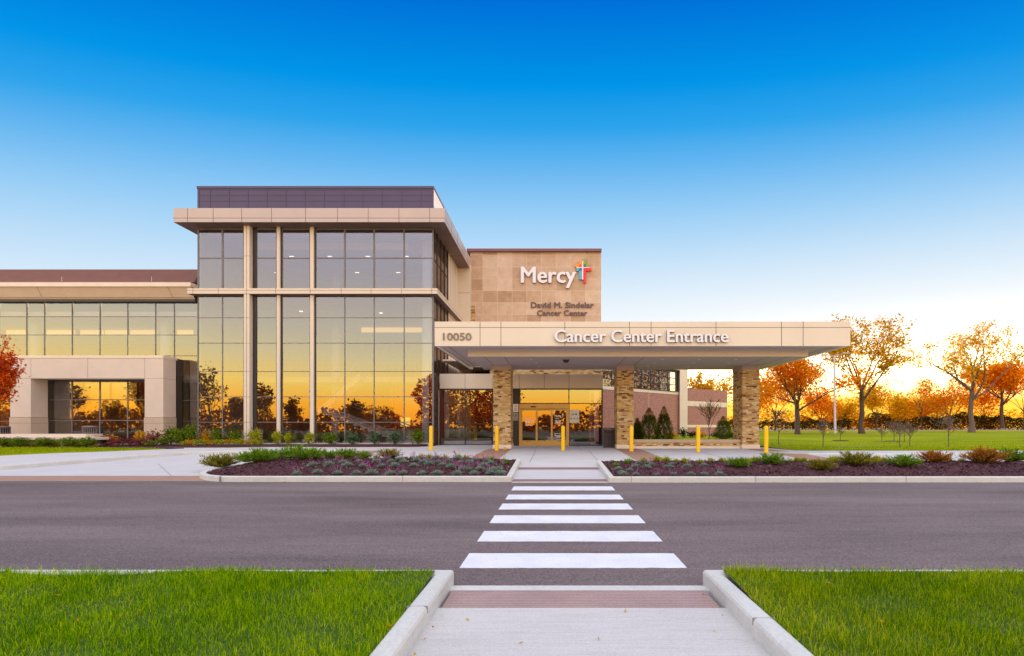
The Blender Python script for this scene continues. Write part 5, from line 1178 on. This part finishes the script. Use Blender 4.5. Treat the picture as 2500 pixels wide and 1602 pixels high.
# ------------------------------------------------------------------ grey-green tufts with magenta flowers
def tuft(seed):
    r = np.random.default_rng(seed); n = 420; a = r.uniform(0, 6.283, n); t = np.arccos(r.uniform(.05, 1, n)); dv = np.stack([np.cos(a)*np.sin(t), np.sin(a)*np.sin(t), np.cos(t)], 1)
    P = dv*np.array([.09, .09, .05])*r.uniform(.3, 1, (n, 1)); me = blades('tuft', P, dv, r.uniform(.05, .085, n), r.uniform(.0035, .006, n), r.uniform(0, .2, n), 'lf_grey', r)
    m = 7; a = r.uniform(0, 6.283, m); q = r.uniform(.03, .16, m); h = r.uniform(.10, .22, m); tops = np.stack([np.cos(a)*q, np.sin(a)*q, h], 1)
    P2 = np.repeat(tops, 5, 0)+r.normal(0, .010, (m*5, 3)); A, B = rand_axes(r, len(P2), .014, .3); fl = quads('blossoms', P2, A, B, 'lf_magenta')
    st = MB()
    for p in tops: st.tube([(p[0]*.4, p[1]*.4, .03), tuple(p)], .0025, 'lf_grey', 3, False)
    sm = st.build('x', None); smm = sm.data; bpy.data.objects.remove(sm); return me, fl, smm
TM = [tuft(500+i) for i in range(4)]; r = np.random.default_rng(61)
def place_tuft(px, py, fl, lab, k, q_=1.0):
    x, y, z = gpt(px, py, .22); y = max(y, 13.38); H_ = HL if x < 0 else HR; me, b, st = TM[k % 4]; s_ = r.uniform(1.1, 1.5)*q_
    o = link('flower_tuft', me, None, (x, y, H_(x, y)-.01)); o.scale = (s_,)*3; o.rotation_euler = (0, 0, r.uniform(0, 6.28)); tag(o, lab, 'flower', 'grey-green tufts in the mulch beds')
    if fl: link('blossoms', b, o, (0, 0, 0)); link('flower_stems', st, o, (0, 0, 0))
b1 = lambda cx, cy: (440+cx/2.795, 1040+cy/2.795); b2 = lambda cx, cy: (1200+cx/3.434, 1040+cy/3.434)
la = 'grey-green mounded tuft with magenta flowers in the bed left of the crosswalk'; lb_ = 'grey-green mounded tuft without flowers in the bed left of the crosswalk'
ra = 'grey-green mounded tuft with magenta flowers in the bed right of the crosswalk'; rb_ = 'grey-green mounded tuft without flowers in the bed right of the crosswalk'
for k, (cx, cy, f) in enumerate(((775, 318, 1), (905, 288, 1), (938, 308, 0), (1015, 288, 1), (1062, 316, 1), (1110, 275, 1), (1145, 290, 0), (1170, 322, 0), (1215, 265, 1), (1248, 292, 1), (1278, 322, 1), (1340, 270, 1), (1375, 292, 1), (1408, 322, 1), (1440, 270, 1), (1462, 292, 0),
                                 (1525, 272, 0), (1520, 312, 1), (1592, 290, 0), (1610, 262, 1), (1630, 322, 0), (1660, 278, 1), (1685, 258, 0), (1700, 285, 1), (1740, 318, 0), (1760, 272, 1), (1790, 288, 1), (1830, 270, 1), (1868, 325, 1), (1850, 295, 1), (1915, 275, 0), (1930, 298, 1), (1985, 328, 0), (1975, 275, 1), (1965, 300, 1), (2010, 258, 1), (2045, 300, 1), (2070, 278, 0), (2110, 322, 1), (2130, 295, 0), (2120, 262, 1), (2175, 318, 0), (2165, 288, 1), (2205, 298, 0), (1580, 250, 1), (1745, 245, 1), (1890, 250, 1), (2090, 250, 1), (1500, 255, 1), (1400, 250, 1))):
    place_tuft(*b1(cx, cy), f, la if f else lb_, k)
for k, (cx, cy, f) in enumerate(((1065, 345, 0), (1090, 365, 0), (1110, 388, 0), (1160, 362, 1), (1210, 345, 0), (1230, 400, 1), (1235, 322, 0), (1298, 360, 0), (1345, 340, 1), (1388, 390, 1), (1462, 355, 0), (1515, 335, 0), (1556, 400, 1), (1640, 352, 1), (1692, 392, 0), (1780, 345, 0), (1822, 400, 1), (1922, 388, 1), (1310, 325, 1), (1500, 355, 0))):
    place_tuft(*b2(cx, cy), f, ra if f else rb_, k+1, .8)
# daylily clumps along the back of the beds
def clump(seed, n, l, leaf, wd=.007):
    r = np.random.default_rng(seed); a = r.uniform(0, 6.283, n); t = np.abs(r.normal(.55, .3, n)); dv = np.stack([np.cos(a)*np.sin(t), np.sin(a)*np.sin(t), np.cos(t)], 1)
    return blades('grass_clump', r.normal(0, .035, (n, 3))*np.array([1, 1, 0]), dv, r.uniform(.6, 1, n)*l, np.full(n, wd), r.uniform(.15, .55, n), leaf, r)
CM = [clump(700+i, 130, .30, 'lf_lime', .010) for i in range(3)]+[clump(710, 120, .34, 'jun_green')]
DL_ = [(*b2(cx, cy), k_) for cx, cy, k_ in ((1035, 325, 3), (1150, 318, 3), (1275, 300, 0), (1385, 300, 1), (1545, 302, 2), (1465, 318, 1), (1620, 328, 0), (1750, 330, 1), (1840, 292, 2), (1930, 310, 0), (2205, 318, 1), (2150, 322, 2), (2310, 318, 0))]
DL_ += [(1800+cx/3.434, 1040+cy/3.434, k_) for cx, cy, k_ in ((170, 310, 0), (440, 315, 1), (500, 312, 2), (560, 318, 0), (830, 318, 1), (1110, 315, 2), (1170, 310, 0), (1230, 318, 1), (1280, 322, 2), (1770, 300, 0), (1880, 296, 1), (1150, 325, 1), (545, 300, 1), (800, 305, 2), (1200, 296, 0), (1250, 300, 2))]
DL_ += [(*b1(cx, cy), k_) for cx, cy, k_ in ((1340, 238, 0), (1590, 238, 3), (1700, 240, 0), (1810, 240, 1), (1640, 236, 1), (1895, 240, 2), (1540, 236, 2), (1945, 236, 1), (2122, 244, 3), (2215, 255, 3), (1760, 238, 3))]
for i, (px, py, k_) in enumerate(DL_):
    x, y, z = gpt(px, py, .18); x_in = x; H_ = HL if x < 0 else HR; y = min(y, 17.7 if x < 0 else 17.2)
    o = link('grass_clump', CM[k_], None, (x, y, H_(x, y)-.02)); s_ = .8+.5*((i*53) % 7)/7; o.scale = (s_,)*3; o.rotation_euler = (0, 0, i*2.1)
    tag(o, ('arching strappy leaf clump at the back of the '+('left' if x < 0 else 'right')+' mulch bed, '+('green' if k_ == 3 else 'yellow-green')), 'ornamental grass', 'strappy leaf clumps in the mulch beds')
t = thing('yellow_flower', 'single yellow flower on thin stalk at right end of the left bed', 'flower', gpt(1232, 1128, .2)); mb = MB(); mb.tube([(0, 0, 0), (.02, 0, .44)], .005, 'plant_stem', 5); mb.build('stalk', t, (0, 0, 0))
A, B = rand_axes(r, 26, .035); link('blossom', quads('blossom', np.array([.02, 0, .46])+r.normal(0, .018, (26, 3)), A, B, 'lf_yellowflower'), t, (0, 0, 0))
# ------------------------------------------------------------------ leafy shrubs
def bush_mesh(seed, n, ls, leaf, stems=7, hollow=.35, top=1.0, fl=None):
    r = np.random.default_rng(seed); q = r.normal(0, 1, (n, 3)); q /= np.linalg.norm(q, axis=1)[:, None]; q *= r.uniform(hollow, 1, (n, 1))
    a = np.arctan2(q[:, 1], q[:, 0]); cl = 1+.20*np.sin(a*3+seed)+.14*np.sin(q[:, 2]*6+a*2); P = np.stack([q[:, 0]*.5*cl, q[:, 1]*.5*cl, .52+q[:, 2]*.48*(1+.12*np.sin(a*4+seed))*top], 1); P[:, 2] = np.maximum(P[:, 2], .03)
    A, B = rand_axes(r, n, ls); me = quads('foliage', P, A, B, leaf); st = MB()
    for _ in range(stems):
        e = P[r.integers(n)]; st.tube([(0, 0, 0), (e[0]*.5, e[1]*.5, e[2]*.6), tuple(e)], [.014, .01, .004], 'plant_stem', 5, False)
    return me, st
BP = {}
def bush(key, mk, px, D, wpx, hpx, zb, label, group, cat='shrub', name='shrub'):
    x = PX(px, D); w_ = wpx*D/F; h_ = hpx*D/F
    if key not in BP:
        me, st = mk(); o = thing(name, label, cat, (0, 0, 0)); link('foliage', me, o, (0, 0, 0)); st.build('stems', o, (0, 0, 0)); BP[key] = o
    else:
        src = BP[key]; o = src.copy(); C.objects.link(o)
        for c in src.children: q = c.copy(); q.parent = o; C.objects.link(q)
    o.location = (x, D, zb); o.scale = (w_, w_, h_); o.rotation_euler = (0, 0, px*.7); return tag(o, label, cat, group)
g = 'shrubs along the foot of the glass tower'
for k, (px, w_, h_, key, lb) in enumerate(((678, 24, 36, 'lime', 'narrow lime green shrub right of the second tower column'), (704, 20, 32, 'lime', 'small upright lime shrub, second from left in the tower row'), (755, 26, 32, 'lime', 'lime shrub in front of the third tower column'),
                                          (808, 38, 32, 'green', 'rounded green shrub right of the third tower column'), (860, 30, 29, 'blue', 'small blue-green shrub in the middle of tower row'), (915, 28, 34, 'blue', 'narrow blue-green shrub third from right in tower row'),
                                          (964, 33, 36, 'blue', 'blue-green shrub second from right in tower row'), (1020, 34, 40, 'green', 'tallest green shrub beside the leftmost yellow bollard'))):
    bush('t'+key, lambda: bush_mesh(800+len(BP), 520, .07, {'lime': 'lf_lime', 'green': 'lf_shrub', 'blue': 'lf_bluegreen'}[key], 8, .2), px, 28.75, w_, h_, .38, lb, g)
g = 'boxwoods in front of the low garden wall'
for px, lb in ((8, 'clipped boxwood cut by the left edge before the low wall'), (47, 'clipped boxwood second from left before the low wall'), (107, 'clipped boxwood third from left before the low wall'), (167, 'clipped boxwood at right end of the low wall'), (212, 'clipped boxwood in front of the taupe trash can')):
    bush('box', lambda: bush_mesh(820, 1500, .045, 'lf_shrub', 6, .3), px, 25.2, 42, 27, .36, lb, g)
g = 'feathery grasses before the low garden wall'
for px, lb in ((22, 'feathery tan-green grass between first two boxwoods'), (85, 'feathery tan-green grass between second and third boxwoods'), (133, 'feathery tan-green grass right of the third boxwood'), (190, 'feathery tan-green grass right of the low wall')):
    x = PX(px, 25.45); o = link('ornamental_grass', clump(900+px, 170, .75, 'jun_olive', .006), None, (x, 25.45, .36)); tag(o, lb, 'ornamental grass', g)
g = 'burgundy shrubs before the portal'
for k, (px, D, w_, h_, lb) in enumerate(((256, 26.6, 46, 34, 'burgundy shrub just right of the taupe trash can'), (287, 26.2, 44, 30, 'burgundy shrub second right of the taupe trash can'), (318, 26.4, 46, 30, 'burgundy shrub in the middle of the red row'), (346, 26.2, 40, 26, 'low burgundy shrub right of middle in red row'),
                                         (376, 26.9, 46, 46, 'tall burgundy shrub in front of the right portal pier'), (52, 28.6, 30, 22, 'red shrub above the low wall before the left portal pier'), (88, 28.6, 34, 20, 'red shrub above the low wall in the portal corner'), (124, 28.8, 30, 18, 'small red shrub under the left portal pane'), (197, 27.9, 26, 30, 'small red shrub left of the taupe trash can'))):
    bush('burg', lambda: bush_mesh(840, 420, .06, 'lf_burgundy', 14, .1), px, D, w_, h_*.88, .36, lb, g)
bush('amber', lambda: bush_mesh(841, 500, .07, 'lf_amber', 10, .1), 344, 27.3, 34, 38, .36, 'amber yellow shrub before the right end of portal window', 'amber shrubs by the portal')
bush('amber', None, 270, 27.2, 34, 30, .36, 'orange tinged shrub behind the burgundy row', 'amber shrubs by the portal')
g = 'leafy plants in the flower bed at the tower corner'
for k, (px, D, w_, h_, key, lb) in enumerate(((418, 27.6, 40, 50, 'g', 'bushy green plant right of the portal pier'), (440, 27.2, 44, 48, 'g', 'bright green leafy plant before the tower corner'), (467, 27.4, 34, 58, 'g', 'tallest green leafy plant in the flower bed'), (505, 27.8, 36, 42, 'o', 'brownish green plant left of the big tower column'),
                                              (530, 27.8, 34, 44, 'g', 'green plant left of the big tower column'), (575, 28, 40, 40, 'g', 'green spiky plant in front of the big tower column'), (622, 28.2, 34, 46, 'l', 'lime yellow plant right of the big tower column'), (398, 26.8, 34, 26, 'g', 'low green plant at left corner of the flower bed'), (365, 26.0, 26, 18, 'g', 'small green plant at the foot of the red row'))):
    bush('p'+key, lambda: bush_mesh(850+len(BP), 560, .06, {'g': 'lf_shrub', 'o': 'lf_amber', 'l': 'lf_lime'}[key], 10, .15), px, D, w_, h_, .36, lb, g, 'plant', 'leafy_plant')
g = 'low flowering plants edging the tower bed'
for k in range(13):
    px = 450+k*15.5; D = 26.6+.09*k
    bush('e'+str(k % 3), lambda: bush_mesh(870+k, 340, .055, ['lf_lime', 'lf_amber', 'lf_lime'][k % 3], 5, .1), px, D, 26, 17+3*(k % 2), .36, ('low amber flowering plant' if k % 3 == 1 else 'low lime green plant')+' in the front row of the tower corner bed', g, 'plant', 'edging_plant')
g = 'lilac flower spikes in the tower corner bed'
r = np.random.default_rng(91)
def spikes(seed):
    r = np.random.default_rng(seed); st = MB(); Q = []
    for _ in range(4):
        x, y = r.normal(0, .08, 2); h = r.uniform(.75, 1.1); st.tube([(x*.3, y*.3, 0), (x, y, h)], .006, 'plant_stem', 4, False)
        for s in np.linspace(.6, 1, 9): Q.append((x*s, y*s, h*s))
    Q = np.array(Q)+r.normal(0, .012, (36, 3)); A, B = rand_axes(r, 36, .022); return st, quads('blossoms', Q, A, B, 'lf_lilac')
for k, (px, lb) in enumerate(((487, 'lilac flower spikes left of the round interior column'), (512, 'lilac flower spikes at the first tower mullion'), (548, 'thin flower spikes before the second tower mullion'), (590, 'thin flower spikes just left of the big tower column'), (640, 'lilac flower spikes right of the big tower column'))):
    st, fl = spikes(930+k); t = thing('flower_spikes', lb, 'flower', (PX(px, 27.5), 27.5, .36), g); st.build('stalks', t, (0, 0, 0)); link('blossoms', fl, t, (0, 0, 0))
# planting along the foot of the brick building
g = 'low shrubs along the brick building'
for k, (px, D, w_, h_, key, lb) in enumerate(((1640, 36, 40, 16, 'o', 'low tan shrub right of the conifers'), (1668, 37, 24, 26, 'b', 'small dark red shrub at the white column foot'), (1690, 38, 34, 16, 'b', 'dark low shrub right of the white column'), (1712, 38, 30, 16, 'o', 'tan low shrub left of the bare tree'), (1750, 38.5, 34, 16, 'b', 'dark low shrub right of the bare tree'), (1782, 38, 34, 18, 'b', 'dark low shrub beside the right stone pillar'))):
    bush('k'+key, lambda: bush_mesh(960+len(BP), 420, .07, {'o': 'lf_amber', 'b': 'lf_hedge'}[key], 6, .1), px, D, w_, h_, tz(PX(px, D), D)-.02, lb, g)
